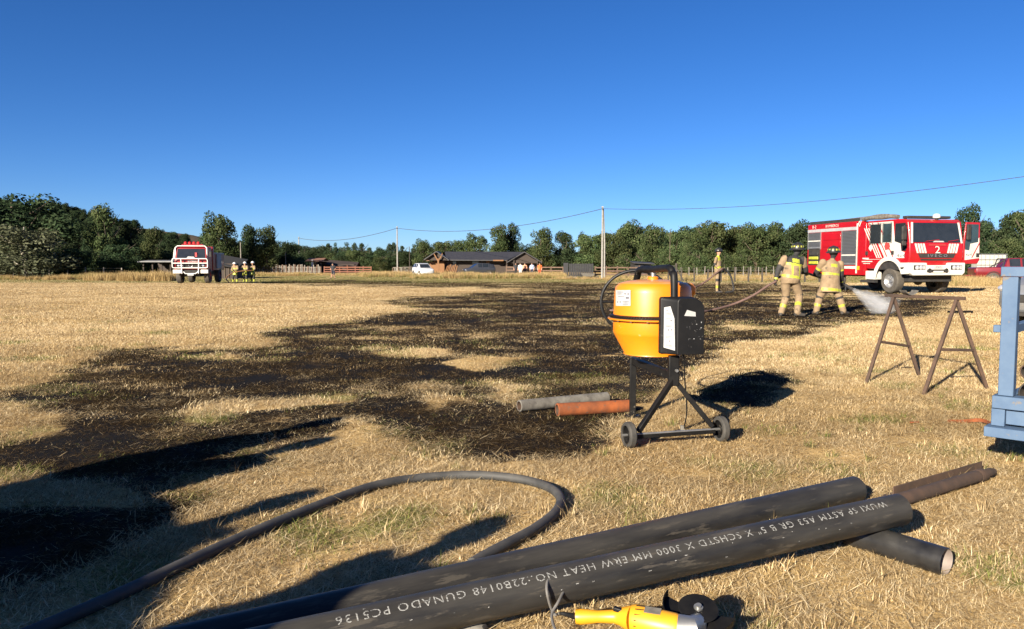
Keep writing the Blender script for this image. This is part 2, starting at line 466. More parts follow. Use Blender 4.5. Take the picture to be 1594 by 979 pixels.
# ------------------------------------------------------------------ grass
def grass_material(name, straws, trans=0.25):
    m = bpy.data.materials.new(name); m.use_nodes = True
    n = m.node_tree.nodes; l = m.node_tree.links; n.remove(n['Principled BSDF'])
    def attr(nm, typ):
        a = n.new('ShaderNodeAttribute'); a.attribute_name = nm; a.attribute_type = typ; return a.outputs['Fac']
    rnd, hgt = attr('rnd', 'GEOMETRY'), attr('hgt', 'GEOMETRY')
    burn, green = attr('burn', 'INSTANCER'), attr('green', 'INSTANCER')
    r = n.new('ShaderNodeValToRGB'); e = r.color_ramp.elements
    e[0].position, e[0].color = 0.0, (*straws[0], 1); e[1].position, e[1].color = 1.0, (*straws[-1], 1)
    for i, c in enumerate(straws[1:-1]):
        k = e.new((i + 1) / (len(straws) - 1)); k.color = (*c, 1)
    l.new(rnd, r.inputs[0])
    def M(op, a, b, c=None):
        x = n.new('ShaderNodeMath'); x.operation = op; x.use_clamp = True
        for i, s in enumerate((a, b, c)):
            if s is None: continue
            if isinstance(s, float): x.inputs[i].default_value = s
            else: l.new(s, x.inputs[i])
        return x.outputs[0]
    def mix(f, a, b):
        x = n.new('ShaderNodeMix'); x.data_type = 'RGBA'
        for s, k in ((f, 'Factor'), (a, 'A'), (b, 'B')):
            if isinstance(s, tuple): x.inputs[k].default_value = (*s, 1)
            else: l.new(s, x.inputs[k])
        return x.outputs['Result']
    fr = n.new('ShaderNodeMath'); fr.operation = 'FRACT'
    ml = n.new('ShaderNodeMath'); ml.operation = 'MULTIPLY'; l.new(rnd, ml.inputs[0]); ml.inputs[1].default_value = 7.31; l.new(ml.outputs[0], fr.inputs[0])
    gf = M('MULTIPLY', M('SUBTRACT', green, fr.outputs[0]), 4.0)
    grn = mix(rnd, (0.055, 0.075, 0.018), (0.23, 0.25, 0.07))
    tn = n.new('ShaderNodeValToRGB'); te = tn.color_ramp.elements; te[0].position = .05; te[0].color = (.74, .69, .62, 1); te[1].position = .8; te[1].color = (1.1, 1.09, 1.07, 1)
    tat = n.new('ShaderNodeAttribute'); tat.attribute_name = 'tone'; tat.attribute_type = 'INSTANCER'; l.new(tat.outputs['Fac'], tn.inputs[0])
    mt = n.new('ShaderNodeMix'); mt.data_type = 'RGBA'; mt.blend_type = 'MULTIPLY'; mt.inputs['Factor'].default_value = 1.0; l.new(r.outputs[0], mt.inputs['A']); l.new(tn.outputs[0], mt.inputs['B'])
    c = mix(gf, mt.outputs['Result'], grn)
    fr2 = n.new('ShaderNodeMath'); fr2.operation = 'FRACT'
    ml2 = n.new('ShaderNodeMath'); ml2.operation = 'MULTIPLY'; l.new(rnd, ml2.inputs[0]); ml2.inputs[1].default_value = 13.7; l.new(ml2.outputs[0], fr2.inputs[0])
    bf = M('MULTIPLY', M('SUBTRACT', M('MULTIPLY', burn, 1.25), M('MULTIPLY', fr2.outputs[0], 0.85)), 4.0)
    ch = mix(fr2.outputs[0], (0.008, 0.0075, 0.007), (0.11, 0.07, 0.033))
    c = mix(bf, c, ch)
    d = n.new('ShaderNodeBsdfDiffuse'); t = n.new('ShaderNodeBsdfTranslucent'); ms = n.new('ShaderNodeMixShader')
    l.new(c, d.inputs[0]); l.new(c, t.inputs[0]); ms.inputs[0].default_value = trans
    l.new(d.outputs[0], ms.inputs[1]); l.new(t.outputs[0], ms.inputs[2]); l.new(ms.outputs[0], n['Material Output'].inputs['Surface'])
    return m
STRAW = [(0.165, 0.112, 0.057), (0.38, 0.276, 0.146), (0.54, 0.416, 0.232), (0.65, 0.522, 0.316), (0.765, 0.66, 0.455)]
GM = grass_material('dry_grass', STRAW)
GM2 = grass_material('tall_dry_grass', [(0.19, 0.13, 0.06), (0.32, 0.23, 0.11), (0.43, 0.32, 0.155), (0.52, 0.4, 0.21)])
def clump(name, seed, nb, rad, hmin, hmax, w, lean, flat=0.0, mat=None):
    rg = np.random.RandomState(seed); V = []; F = []; rn = []; hg = []
    for i in range(nb):
        q = rg.rand() * 6.283; rr = rad * math.sqrt(rg.rand()); bx, by = rr * math.cos(q), rr * math.sin(q)
        h = hmin + (hmax - hmin) * rg.rand() ** 1.6; a = rg.rand() * 6.283
        if rg.rand() < flat: ln = 1.1 + rg.rand() * 0.42; L = 0.02 + h * 2.3
        else: ln = lean * rg.rand() ** .6; L = h
        d = np.array([math.cos(a), math.sin(a), 0.0]); b2 = a + 1.57 + rg.uniform(-0.6, 0.6)
        s = np.array([math.cos(b2), math.sin(b2), 0.0]) * w * (0.6 + 0.8 * rg.rand()) * 0.5
        p0 = np.array([bx, by, -0.006 + (0.012 * rg.rand() if ln > 1 else 0)])
        l2 = ln * 1.3 if ln < 1.05 else ln; ln = ln / .7 if ln >= 1.05 else ln
        p1 = p0 + L * 0.5 * (d * math.sin(ln * 0.7) + np.array([0, 0, math.cos(ln * 0.7)]))
        p2 = p1 + L * 0.5 * (d * math.sin(min(1.55, l2)) + np.array([0, 0, math.cos(min(1.55, l2))]))
        o = len(V); V += [p0 - s, p0 + s, p1 + s * 0.8, p1 - s * 0.8, p2]
        F += [(o, o + 1, o + 2, o + 3), (o + 3, o + 2, o + 4)]
        r_ = rg.rand(); rn += [r_] * 5; hg += [0, 0, .5, .5, 1]
    return proto(name, [tuple(v) for v in V], F, mat or GM, {'rnd': rn, 'hgt': hg})
short = [clump('clump_%02d' % k, 10 + k, 190, 0.17, 0.010, 0.042, 0.0026, 1.3, 0.55) for k in range(6)]
short += [clump('clump_%02d' % k, 30 + k, 130, 0.17, 0.018, 0.05, 0.0042, 0.7, 0.05) for k in range(6, 10)]
rg = np.random.RandomState(3)
PTS = []
def band(d0, d1, dens, sx, sz, half=0.76, extra=1.2):
    A = half * (d1 * d1 - d0 * d0) + 2 * extra * (d1 - d0); N = int(A * dens)
    y = np.sqrt(rg.rand(N) * (d1 * d1 - d0 * d0) + d0 * d0); x = (rg.rand(N) * 2 - 1) * (half * y + extra)
    return x, y, np.full(N, sx), np.full(N, sz)
B = [band(1.9, 5, 100, 1.0, 1.0), band(5, 9, 75, 1.15, 1.05), band(9, 16, 40, 1.5, 1.15), band(16, 30, 16, 2.4, 1.25), band(30, 55, 6.0, 4.0, 1.5), band(55, 96, 2.2, 6.5, 1.9)]
X = np.concatenate([b[0] for b in B]); Y = np.concatenate([b[1] for b in B]); SX = np.concatenate([b[2] for b in B]); SZ = np.concatenate([b[3] for b in B])
bu = burn_shade_at(X, Y); gr = green_at(X, Y)
keep = rg.rand(len(X)) > np.clip((bu - 0.45) * 0.7, 0, 0.42)
X, Y, SX, SZ, bu, gr = [a[keep] for a in (X, Y, SX, SZ, bu, gr)]
lush = fbm(X * 0.9 + 50, Y * 0.9, 3)
SZ = 0.8 * SZ * (0.6 + 0.75 * rg.rand(len(X)) ** 1.3 * (0.6 + lush)) * (1 - 0.45 * bu) * (1 + 0.55 * gr * (Y < 14))
N = len(X)
rot = np.zeros((N, 3)); rot[:, 2] = rg.rand(N) * 6.283
scl = np.stack([SX * (0.85 + 0.3 * rg.rand(N)), SX * (0.85 + 0.3 * rg.rand(N)), SZ * np.where(SX > 2, 1, 1.0)], -1)
scatter('dry_grass', np.stack([X, Y, G(X, Y) - 0.002], -1), np.where(rg.rand(N) < sstep(5, 13, Y) * .9 + .08, rg.randint(6, 10, N), rg.randint(0, 6, N)), rot, scl, {'burn': np.clip(bu + rg.uniform(-.48, .25, N) * (bu > .06), 0, 1), 'tone': np.clip(0.5 + 1.6 * (fbm(X * .55 + 20, Y * .8 + 3, 4) - .5) + rg.uniform(-.22, .22, N), 0, 1), 'green': np.clip(gr + 0.5 * (bu > .15) * (bu < .8) * (fbm(X * 1.2 + 70, Y * 1.2, 3) > .52), 0, 1)}, short, 'short mown dry straw grass covering the field, scorched black in places', 'grass')

# taller straggling stems near the camera and at the shadowed left edge
tufts = [clump('tuft_%02d' % k, 60 + k, 34, 0.05, 0.05, 0.15, 0.004, 0.9, 0.1) for k in range(4)]
N = 900; y = np.sqrt(rg.rand(N) * (144 - 5) + 5); x = (rg.rand(N) * 2 - 1) * (0.74 * y + .4)
bu = burn_shade_at(x, y); k = (rg.rand(N) < 0.25 + 1.2 * sstep(0.5, 0.72, fbm(x * 1.5 + 9, y * 1.5, 3))) & (bu < 0.6); x, y, bu = x[k], y[k], bu[k]; N = len(x)
rot = np.zeros((N, 3)); rot[:, 2] = rg.rand(N) * 6.28; s = 0.55 + 0.5 * rg.rand(N)
scatter('grass_tufts', np.stack([x, y, G(x, y) - .004], -1), rg.randint(0, 4, N), rot, np.stack([s, s, s * 0.8], -1), {'burn': bu, 'tone': rg.rand(N), 'green': np.where(rg.rand(N) < 0.4, 0.85, 0.1)}, tufts, 'small taller tufts of green and straw grass in the mown field', 'grass')

# tall dry grass along the field edge
tall = [clump('tall_%02d' % k, 80 + k, 120, 0.45, 0.35, 0.95, 0.022, 0.5, 0.03, GM2) for k in range(5)]
tx, ty, ts = [], [], []
def tband(px0, px1, d0, d1, n, s0, s1):
    for _ in range(n):
        d = d0 + (d1 - d0) * rg.rand(); px = px0 + (px1 - px0) * rg.rand()
        tx.append((px - CX) / FPX * d); ty.append(d); ts.append(s0 + (s1 - s0) * rg.rand())
tband(-40, 140, 78, 92, 500, 0.8, 1.15); tband(135, 275, 74, 84, 420, 0.9, 1.5); tband(190, 262, 72, 80, 260, 1.1, 1.9); tband(330, 480, 100, 112, 350, 0.6, 1.0)
tband(560, 700, 92, 108, 420, 0.7, 1.15); tband(690, 880, 84, 98, 900, 0.8, 1.4); tband(640, 690, 84, 92, 140, 0.7, 1.0)
tband(860, 950, 80, 86, 130, 0.5, 0.9); tband(940, 1270, 72, 92, 700, 0.5, 0.8); tband(1480, 1640, 42, 60, 620, 0.6, 1.0); tband(440, 560, 104, 112, 200, 0.5, .8)
tx, ty, ts = map(np.array, (tx, ty, ts)); ts = 0.78 * ts * (0.35 + 1.1 * fbm(tx * .22 + 4, ty * .1, 3)); N = len(tx)
rot = np.zeros((N, 3)); rot[:, 2] = rg.rand(N) * 6.28
scatter('tall_dry_grass', np.stack([tx, ty, G(tx, ty) - .02], -1), rg.randint(0, 5, N), rot, np.stack([ts, ts, ts], -1), {'burn': np.zeros(N), 'tone': rg.uniform(.3, 1, N), 'green': np.where(fbm(tx * .25, ty * .25, 2) > .6, .5, .06)}, tall, 'tall golden dry grass along the far edge of the field', 'grass')
# a brown ring left of the map keeps scattered straw bits from reading as a lawn
# ------------------------------------------------------------------ hills far behind on the left
def hill_h(x, y):
    u = (x / y) * FPX + CX
    ridge = np.interp(u, [-400, -100, 60, 105, 150, 200, 232, 262, 300, 345, 400, 470, 620], [46, 44, 41, 38.5, 33, 29.5, 28, 25, 23.5, 18, 10, 4, 0])
    prof = sstep(330, 620, y) * (1 - 0.25 * sstep(620, 1100, y))
    return -1.0 + ridge * prof + 3.0 * (fbm(x * .012, y * .012, 4) - .5) * prof
hx = np.linspace(-1100, 20, 150); hy = np.linspace(320, 1100, 70)
HX, HY = np.meshgrid(hx, hy); HZ = hill_h(HX, HY)
V = np.stack([HX, HY, HZ], -1).reshape(-1, 3); F = [(j * 150 + i, j * 150 + i + 1, (j + 1) * 150 + i + 1, (j + 1) * 150 + i) for j in range(69) for i in range(149)]
me = bpy.data.meshes.new('hill'); me.from_pydata([tuple(v) for v in V], [], F); me.polygons.foreach_set('use_smooth', [True] * len(F))
me.materials.append(pm('hill_pasture', (0.085, 0.07, 0.048), (0.04, 0.043, 0.032), scale=0.02, rough=1, spec=0.05, detail=8, c3=(0.12, 0.092, 0.062), s3=0.012, f3=0.5))
hill = bpy.data.objects.new('hill', me); COL.objects.link(hill); hill['kind'] = 'structure'

# ------------------------------------------------------------------ trees
def leaf_material(name, c1, c2, c3):
    m = bpy.data.materials.new(name); m.use_nodes = True
    n = m.node_tree.nodes; l = m.node_tree.links; n.remove(n['Principled BSDF'])
    a = n.new('ShaderNodeAttribute'); a.attribute_name = 'rnd'
    oi = n.new('ShaderNodeObjectInfo')
    r = n.new('ShaderNodeValToRGB'); e = r.color_ramp.elements; e[0].color = (*c1, 1); e[1].color = (*c3, 1); k = e.new(0.5); k.color = (*c2, 1)
    l.new(a.outputs['Fac'], r.inputs[0])
    hs = n.new('ShaderNodeHueSaturation'); l.new(r.outputs[0], hs.inputs['Color'])
    mr = n.new('ShaderNodeMapRange'); l.new(oi.outputs['Random'], mr.inputs['Value']); mr.inputs['To Min'].default_value = 0.72; mr.inputs['To Max'].default_value = 1.22
    l.new(mr.outputs[0], hs.inputs['Value'])
    mh = n.new('ShaderNodeMapRange'); l.new(oi.outputs['Random'], mh.inputs['Value']); mh.inputs['To Min'].default_value = 0.475; mh.inputs['To Max'].default_value = 0.515
    l.new(mh.outputs[0], hs.inputs['Hue'])
    d = n.new('ShaderNodeBsdfDiffuse'); t = n.new('ShaderNodeBsdfTranslucent'); ms = n.new('ShaderNodeMixShader'); ms.inputs[0].default_value = 0.2
    l.new(hs.outputs[0], d.inputs[0]); l.new(hs.outputs[0], t.inputs[0]); l.new(d.outputs[0], ms.inputs[1]); l.new(t.outputs[0], ms.inputs[2])
    l.new(ms.outputs[0], n['Material Output'].inputs['Surface'])
    return m
LM = {'broad': leaf_material('broad_leaf', (0.0270, 0.0454, 0.0193), (0.0558, 0.0786, 0.0332), (0.1126, 0.1310, 0.0581)),
      'pine': leaf_material('pine_needle', (0.0198, 0.0363, 0.0207), (0.0406, 0.0625, 0.0332), (0.0765, 0.1008, 0.0553)),
      'olive': leaf_material('olive_leaf', (0.0540, 0.0665, 0.0387), (0.1037, 0.1189, 0.0691), (0.1667, 0.1814, 0.1175)),
      'dark': leaf_material('dark_leaf', (0.0163, 0.0282, 0.0152), (0.0324, 0.0504, 0.0248), (0.0631, 0.0827, 0.0415))}
BARK = pm('bark', (0.11, 0.085, 0.06), (0.05, 0.04, 0.03), scale=3, rough=0.95, bump=0.5, stretch=(1, 1, .2))
PALEBARK = pm('pale_bark', (0.32, 0.29, 0.24), (0.18, 0.16, 0.13), scale=3, rough=0.95, bump=0.3, stretch=(1, 1, .2))

def crown_mesh(name, seed, kind, shape, nleaf, leaf):
    """crown of a tree one unit high and about one unit wide: leaf faces gathered in clumps on boughs"""
    rg = np.random.RandomState(seed)
    lobes = []
    if shape == 'round':
        for i in range(34):
            th = rg.rand() * 6.283; z = 0.16 + 0.74 * rg.rand(); w = 0.44 * math.sin(math.pi * min(1, max(0.05, (z - 0.08) / 0.98)) ** 0.8) ** 0.7
            r = w * (0.45 + 0.55 * rg.rand()); lobes.append((r * math.cos(th), r * math.sin(th), z, 0.09 + 0.085 * rg.rand()))
        lobes += [(0, 0, .4, .2), (0, 0, .6, .2), (0.03, 0, .8, .14)]
    elif shape == 'tall':
        for i in range(38):
            th = rg.rand() * 6.283; z = 0.14 + 0.8 * rg.rand(); w = 0.46 * (1.03 - z) ** 0.42 * (0.8 + .4 * rg.rand())
            r = w * (0.4 + 0.6 * rg.rand()); lobes.append((r * math.cos(th), r * math.sin(th), z, 0.08 + 0.09 * rg.rand()))
        lobes += [(0, 0, .3, .26), (0, 0, .5, .18), (0, 0, .72, .13), (0, 0, .9, .07)]
    elif shape == 'pine':
        for i in range(34):
            th = rg.rand() * 6.283; z = 0.2 + 0.76 * rg.rand(); w = 0.40 * (1.04 - z) ** 0.8
            r = w * (0.5 + 0.6 * rg.rand()); lobes.append((r * math.cos(th), r * math.sin(th), z - .04 * r, 0.05 + 0.06 * rg.rand()))
        lobes += [(0, 0, .35, .15), (0, 0, .55, .13), (0, 0, .75, .1), (0, 0, .92, .045)]
    elif shape == 'bush':
        for i in range(26):
            th = rg.rand() * 6.283; z = 0.1 + 0.72 * rg.rand(); w = 0.46 * math.sqrt(max(0.03, 1 - (z / 0.98) ** 2))
            r = w * (0.4 + 0.6 * rg.rand()); lobes.append((r * math.cos(th), r * math.sin(th), z, 0.09 + 0.09 * rg.rand()))
        lobes += [(0, 0, .25, .25), (0, 0, .5, .22), (0, 0, .72, .16)]
    L = np.array(lobes); wts = L[:, 3] ** 2; wts /= wts.sum()
    li = rg.choice(len(L), nleaf, p=wts)
    d = rg.normal(size=(nleaf, 3)); d /= np.linalg.norm(d, axis=1)[:, None]
    rad = L[li, 3] * (0.55 + 0.5 * rg.rand(nleaf) ** 0.6 + 0.22 * (rg.rand(nleaf) ** 6))
    P = L[li, :3] + d * rad[:, None] * np.array([1, 1, 0.85])
    nrm = d + rg.normal(size=(nleaf, 3)) * 0.55; nrm /= np.linalg.norm(nrm, axis=1)[:, None]
    u = np.cross(nrm, rg.normal(size=(nleaf, 3))); u /= np.linalg.norm(u, axis=1)[:, None]; w = np.cross(nrm, u)
    s = leaf * (0.6 + 0.8 * rg.rand(nleaf))[:, None]
    a, b, c, e = P - u * s, P - w * s * .55, P + u * s, P + w * s * .55
    V = np.stack([a, b, c, e], 1).reshape(-1, 3)
    rn = np.clip(rg.rand(nleaf) * 0.6 + rg.rand(len(L))[li] * 0.4, 0, 1)
    me = bpy.data.meshes.new(name); N = nleaf
    me.vertices.add(4 * N); me.vertices.foreach_set('co', V.astype(np.float32).ravel())
    me.loops.add(4 * N); me.loops.foreach_set('vertex_index', np.arange(4 * N, dtype=np.int32))
    me.polygons.add(N); me.polygons.foreach_set('loop_start', np.arange(0, 4 * N, 4, dtype=np.int32)); me.update()
    at = me.attributes.new('rnd', 'FLOAT', 'POINT'); at.data.foreach_set('value', np.repeat(rn, 4).astype(np.float32))
    me.materials.append(LM[kind]); return me
def trunk_mesh(name, seed, mat, h=0.9, spread=0.32):
    rg = random.Random(seed); b = MB(); x = y = 0; path = []
    for i in range(6):
        path.append((x, y, h * i / 5 - .02)); x += rg.uniform(-.02, .02); y += rg.uniform(-.02, .02)
    b.tube(path, [.038, .03, .026, .02, .013, .005], 7)
    for i in range(9):
        z = 0.12 + 0.6 * rg.random(); q = rg.random() * 6.28; L = spread * (0.6 + .6 * rg.random())
        p0 = Vector((0, 0, z)); p1 = p0 + Vector((math.cos(q) * L * .5, math.sin(q) * L * .5, L * .25)); p2 = p0 + Vector((math.cos(q) * L, math.sin(q) * L, L * .75))
        b.tube([p0, p1, p2], [.014, .009, .003], 5)
    me = bpy.data.meshes.new(name); me.from_pydata(b.v, [], b.f); me.polygons.foreach_set('use_smooth', [True] * len(b.f)); me.materials.append(mat); return me
CR = {}
for kind, shape, mat, num, nl, lf in (('round', 'round', 'broad', 4, 8000, .021), ('tall', 'tall', 'broad', 4, 8000, .020), ('pine', 'pine', 'pine', 3, 3600, .019), ('olive', 'bush', 'olive', 2, 5200, .02), ('dark', 'tall', 'dark', 3, 8000, .02), ('darkround', 'round', 'dark', 2, 9000, .019), ('bush', 'bush', 'broad', 2, 2600, .026)):
    CR[kind] = [(crown_mesh('crown_' + kind, 100 + 7 * i + len(kind) * 31, mat, shape, nl, lf), trunk_mesh('trunk_' + kind, 9 + i, PALEBARK if kind == 'olive' else BARK)) for i in range(num)]
TN = [0]
def tree(px, top, wpx, d, kind, label, group=None, name=None):
    i = TN[0]; TN[0] += 1
    x = (px - CX) / FPX * d; z0 = g(x, d) if d < 300 else 0
    H = (HOR - top) / FPX * d + EYE - z0; W = wpx / FPX * d
    cr, tr = CR[kind][(i * 5 + i // 3) % len(CR[kind])]
    t = thing(name or {'pine': 'pine_tree', 'bush': 'shrub', 'olive': 'olive_green_tree'}.get(kind, 'broadleaf_tree'), label, 'shrub' if kind == 'bush' else 'tree', (x, d, z0), (i * 2.39996) % 6.283, group)
    for nm, me in (('crown', cr), ('trunk', tr)):
        o = bpy.data.objects.new(nm, me); COL.objects.link(o); o.parent = t; o.scale = (W * 1.2, W * 1.2, H * (1.03 if 'round' in kind else 0.98))
    return t
tr_ = random.Random(5)
tree(28, 296, 150, 98, 'darkround', 'largest dark tree at the left edge of the photo')
tree(78, 322, 60, 104, 'dark', 'dark tree leaning against the largest one, beside the hill')
tree(-45, 305, 120, 96, 'dark', 'dark tree cut by the left edge behind the pale branched one')
tree(44, 341, 128, 84, 'olive', 'olive green spreading tree with pale bare branches at far left')
tree(-30, 350, 90, 86, 'olive', 'smaller olive green tree at the very left edge')
tree(98, 374, 44, 90, 'darkround', 'small dark tree just right of the olive green tree')
tree(131, 384, 40, 96, 'dark', 'low dark tree below the bare hill slope')
tree(169, 319, 62, 100, 'tall', 'tall pointed tree standing above the golden grass mound')
tree(152, 344, 36, 106, 'dark', 'narrow dark tree left of the tall pointed tree')
tree(206, 349, 58, 104, 'dark', 'broad dark tree between the pointed tree and the low shed')
tree(240, 354, 44, 98, 'tall', 'green tree beside the low shed, left of the white fronted truck')
tree(262, 388, 40, 100, 'darkround', 'low dark tree behind the white fronted truck')
tree(120, 384, 50, 88, 'darkround', 'shrubby dark tree behind the left field fence')
tree(188, 380, 60, 94, 'darkround', 'shrubby dark tree under the tall pointed tree')
tree(344, 335, 56, 112, 'round', 'round topped tall tree just behind the white fronted truck')
tree(325, 362, 40, 118, 'tall', 'shorter tree left of the round topped tall tree')
tree(362, 380, 36, 116, 'round', 'small tree right of the round topped tall tree')
tree(394, 352, 48, 120, 'dark', 'dark half of the pair of trees above the three firefighters')
tree(416, 353, 44, 118, 'tall', 'greener half of the pair of trees above the three firefighters')
tree(380, 386, 40, 124, 'darkround', 'low dark tree behind the three firefighters')
tree(441, 373, 46, 130, 'darkround', 'dark tree just left of the concrete pole by the picket fence')
tree(458, 380, 34, 140, 'dark', 'dark tree directly behind the concrete pole by the picket fence')
for i, px in enumerate(range(474, 725, 13)):
    tree(px + tr_.uniform(-4, 4), 381 + tr_.uniform(-5, 4), 26 + tr_.uniform(-4, 7), 190 + tr_.uniform(-14, 14), 'pine', 'slender pine in the far tree line behind the picket fence', 'far line of pines')
for i, px in enumerate(range(480, 720, 24)):
    tree(px + tr_.uniform(-6, 6), 392 + tr_.uniform(-4, 4), 30 + tr_.uniform(-4, 8), 168 + tr_.uniform(-8, 8), ('round', 'dark', 'pine')[i % 3], 'low tree in front of the far pines behind the picket fence', 'low trees before the pines')
tree(592, 396, 34, 132, 'bush', 'round pale green shrub behind the reddish fence')
tree(660, 374, 32, 150, 'round', 'rounded tree behind the white car')
tree(690, 376, 40, 150, 'round', 'low broad tree over the left end of the dark house')
tree(716, 376, 36, 150, 'round', 'low broad tree over the dark roof, second from its left end')
tree(741, 366, 42, 146, 'round', 'domed tree behind the middle of the dark roof')
tree(776, 351, 42, 140, 'tall', 'taller left half of the big tree clump behind the dark roof')
tree(798, 349, 34, 142, 'dark', 'dark right half of the big tree clump behind the dark roof')
tree(822, 382, 30, 146, 'round', 'small tree in the gap behind the right gable')
tree(843, 356, 50, 138, 'tall', 'broad tree right of the house gable')
tree(880, 360, 48, 140, 'dark', 'dark tree above the black metal gate')
tree(908, 363, 24, 150, 'tall', 'thin pointed tree right above the black metal gate')
tree(919, 366, 52, 136, 'round', 'rounded olive tree just left of the twin poles')
for i, (px, top, w, d, k) in enumerate([(955, 366, 50, 132, 'round'), (982, 346, 62, 136, 'tall'), (1018, 351, 54, 134, 'tall'), (1052, 362, 46, 128, 'round'), (1078, 360, 44, 138, 'tall'), (1104, 346, 62, 134, 'round'), (1142, 352, 54, 138, 'tall'), (1176, 350, 62, 132, 'round'), (1208, 348, 58, 136, 'tall'), (1240, 346, 56, 132, 'dark'), (1272, 350, 60, 136, 'round'), (1310, 354, 60, 134, 'tall')]):
    nm = ['just right of the twin poles', 'tall and pointed, above the mixer drum', 'second tall one right of the twin poles', 'low, right of the mixer drum', 'under the thin mast', 'broad, behind the lone standing firefighter', 'between the lone firefighter and the walking one', 'rounded, left of the walking firefighter', 'above the walking firefighter', 'dark, left of the big fire engine', 'at the tail of the big fire engine', 'hidden behind the big fire engine'][i]
    tree(px, top, w, d, k, 'tree of the right wood, ' + nm)
for px in range(940, 1640, 22):
    tree(px + tr_.uniform(-7, 7), 356 + tr_.uniform(-8, 8), 50 + tr_.uniform(-8, 14), 160 + tr_.uniform(-8, 12), tr_.choice(['dark', 'tall', 'darkround', 'pine']), 'dark tree in the back row of the right wood', 'back row of the right wood')
for i, (px, top, w) in enumerate([(1088, 386, 34), (1070, 378, 26), (1128, 392, 36), (1160, 390, 34), (1200, 394, 40), (1000, 388, 34), (1030, 392, 30), (1236, 392, 36), (975, 394, 34)]):
    tree(px, top, w, 112 + i, 'bush' if i != 1 else 'tall', ['pale pointed bush below the thin mast', 'slim light green tree below the thin mast', 'low bush between the lone firefighter and the wire fence', 'bush behind the wire fence, left of the walking firefighter', 'bush behind the walking firefighter', 'bush behind the small black shed', 'bush right of the small black shed', 'bush left of the fire engine tail', 'bush behind the ranch rail fence'][i])
for i, (px, top, w, d, k) in enumerate([(1503, 321, 54, 92, 'dark'), (1478, 345, 50, 98, 'dark'), (1537, 342, 50, 96, 'dark'), (1562, 330, 62, 90, 'dark'), (1594, 328, 60, 88, 'tall'), (1625, 330, 60, 90, 'dark'), (1528, 372, 50, 82, 'darkround'), (1565, 374, 56, 80, 'round'), (1600, 368, 56, 82, 'darkround')]):
    tree(px, top, w, d, k, ['tallest tree behind the open cab door', 'dark tree behind the fire engine cab roof', 'dark tree right of the open cab door', 'pointed tree above the red pickup', 'green tree at the right edge above the red pickup', 'dark tree cut by the right edge', 'low dark tree behind the white tank', 'low green tree behind the red pickup', 'low dark tree at the right edge'][i])
# undergrowth closing the foot of the woods
ux, uy, us = [], [], []
for px0, px1, d0, d1, n, s0, s1 in [(-60, 300, 100, 112, 110, 2.5, 4.2), (300, 470, 124, 140, 60, 2.5, 4), (460, 730, 160, 200, 140, 3, 5), (680, 960, 150, 160, 90, 3, 5), (930, 1330, 140, 156, 170, 3, 5.2), (1440, 1680, 92, 104, 90, 3, 5)]:
    for _ in range(n):
        d = tr_.uniform(d0, d1); ux.append((tr_.uniform(px0, px1) - CX) / FPX * d); uy.append(d); us.append(tr_.uniform(s0, s1))
ub = [bpy.data.objects.new('undergrowth_%d' % k, CR[kd][0][0]) for k, kd in enumerate(('bush', 'darkround', 'dark'))]
N = len(ux); rot = np.zeros((N, 3)); rot[:, 2] = np.random.RandomState(1).rand(N) * 6.28; us = np.array(us)
scatter('undergrowth', np.stack([ux, uy, G(ux, uy) - .6], -1), np.random.RandomState(2).randint(0, 3, N), rot, np.stack([us * 1.3, us * 1.3, us], -1), {}, ub, 'dark undergrowth closing the foot of the far woods', 'undergrowth')
# far-off woods on the hill
rs = np.random.RandomState(9); fx, fy = [], []
while len(fx) < 1500:
    x = rs.uniform(-900, -60, 4000); y = rs.uniform(380, 900, 4000)
    k = fbm(x * .009 + 3, y * .009, 3) > 0.49
    fx += list(x[k]); fy += list(y[k])
fx = np.array(fx[:1500]); fy = np.array(fy[:1500]); s = rs.uniform(5, 11, 1500)
rot = np.zeros((1500, 3)); rot[:, 2] = rs.rand(1500) * 6.28
fb = [bpy.data.objects.new('far_wood_%d' % k, CR[kd][0][0]) for k, kd in enumerate(('darkround', 'dark'))]
scatter('hill_forest', np.stack([fx, fy, hill_h(fx, fy) - 1], -1), rs.randint(0, 2, 1500), rot, np.stack([s, s, s * 1.05], -1), {}, fb, 'patches of far-off forest on the hill slope', 'forest')
# ------------------------------------------------------------------ materials of the objects
BLACKPIPE = pm('black_pipe', (0.010, 0.010, 0.011), (0.036, 0.034, 0.031), scale=11, rough=0.36, rough2=0.6, detail=10, stretch=(.16, 1, 1), c3=(0.055, 0.049, 0.041), s3=30, f3=0.55, spec=0.3, bump=.06)
NEWPIPE = pm('glossy_black_pipe', (0.012, 0.012, 0.013), (0.03, 0.029, 0.028), scale=8, rough=0.28, rough2=0.45, c3=(0.12, 0.1, 0.08), s3=22, f3=0.66)
INPIPE = pm('bare_steel', (0.34, 0.29, 0.26), (0.24, 0.2, 0.18), scale=9, rough=0.5, metal=0.3)
RUST = pm('rust', (0.078, 0.045, 0.029), (0.045, 0.029, 0.021), scale=9, rough=0.85, bump=0.25, c3=(0.13, 0.07, 0.036), s3=24, f3=0.63)
BRTRUST = pm('bright_rust', (0.25, 0.065, 0.014), (0.14, 0.04, 0.012), scale=10, rough=0.85, bump=0.3, c3=(0.1, 0.05, 0.03), s3=16, f3=0.58)
GREYPIPE = pm('weathered_grey_pipe', (0.16, 0.15, 0.13), (0.085, 0.077, 0.067), scale=12, rough=0.8, bump=0.3, c3=(0.06, 0.05, 0.045), s3=18, f3=0.6)
PRINT = pm('stencil_ink', (0.26, 0.26, 0.25), (0.04, 0.04, 0.039), scale=150, rough=0.8, lo=0.46, hi=0.6)
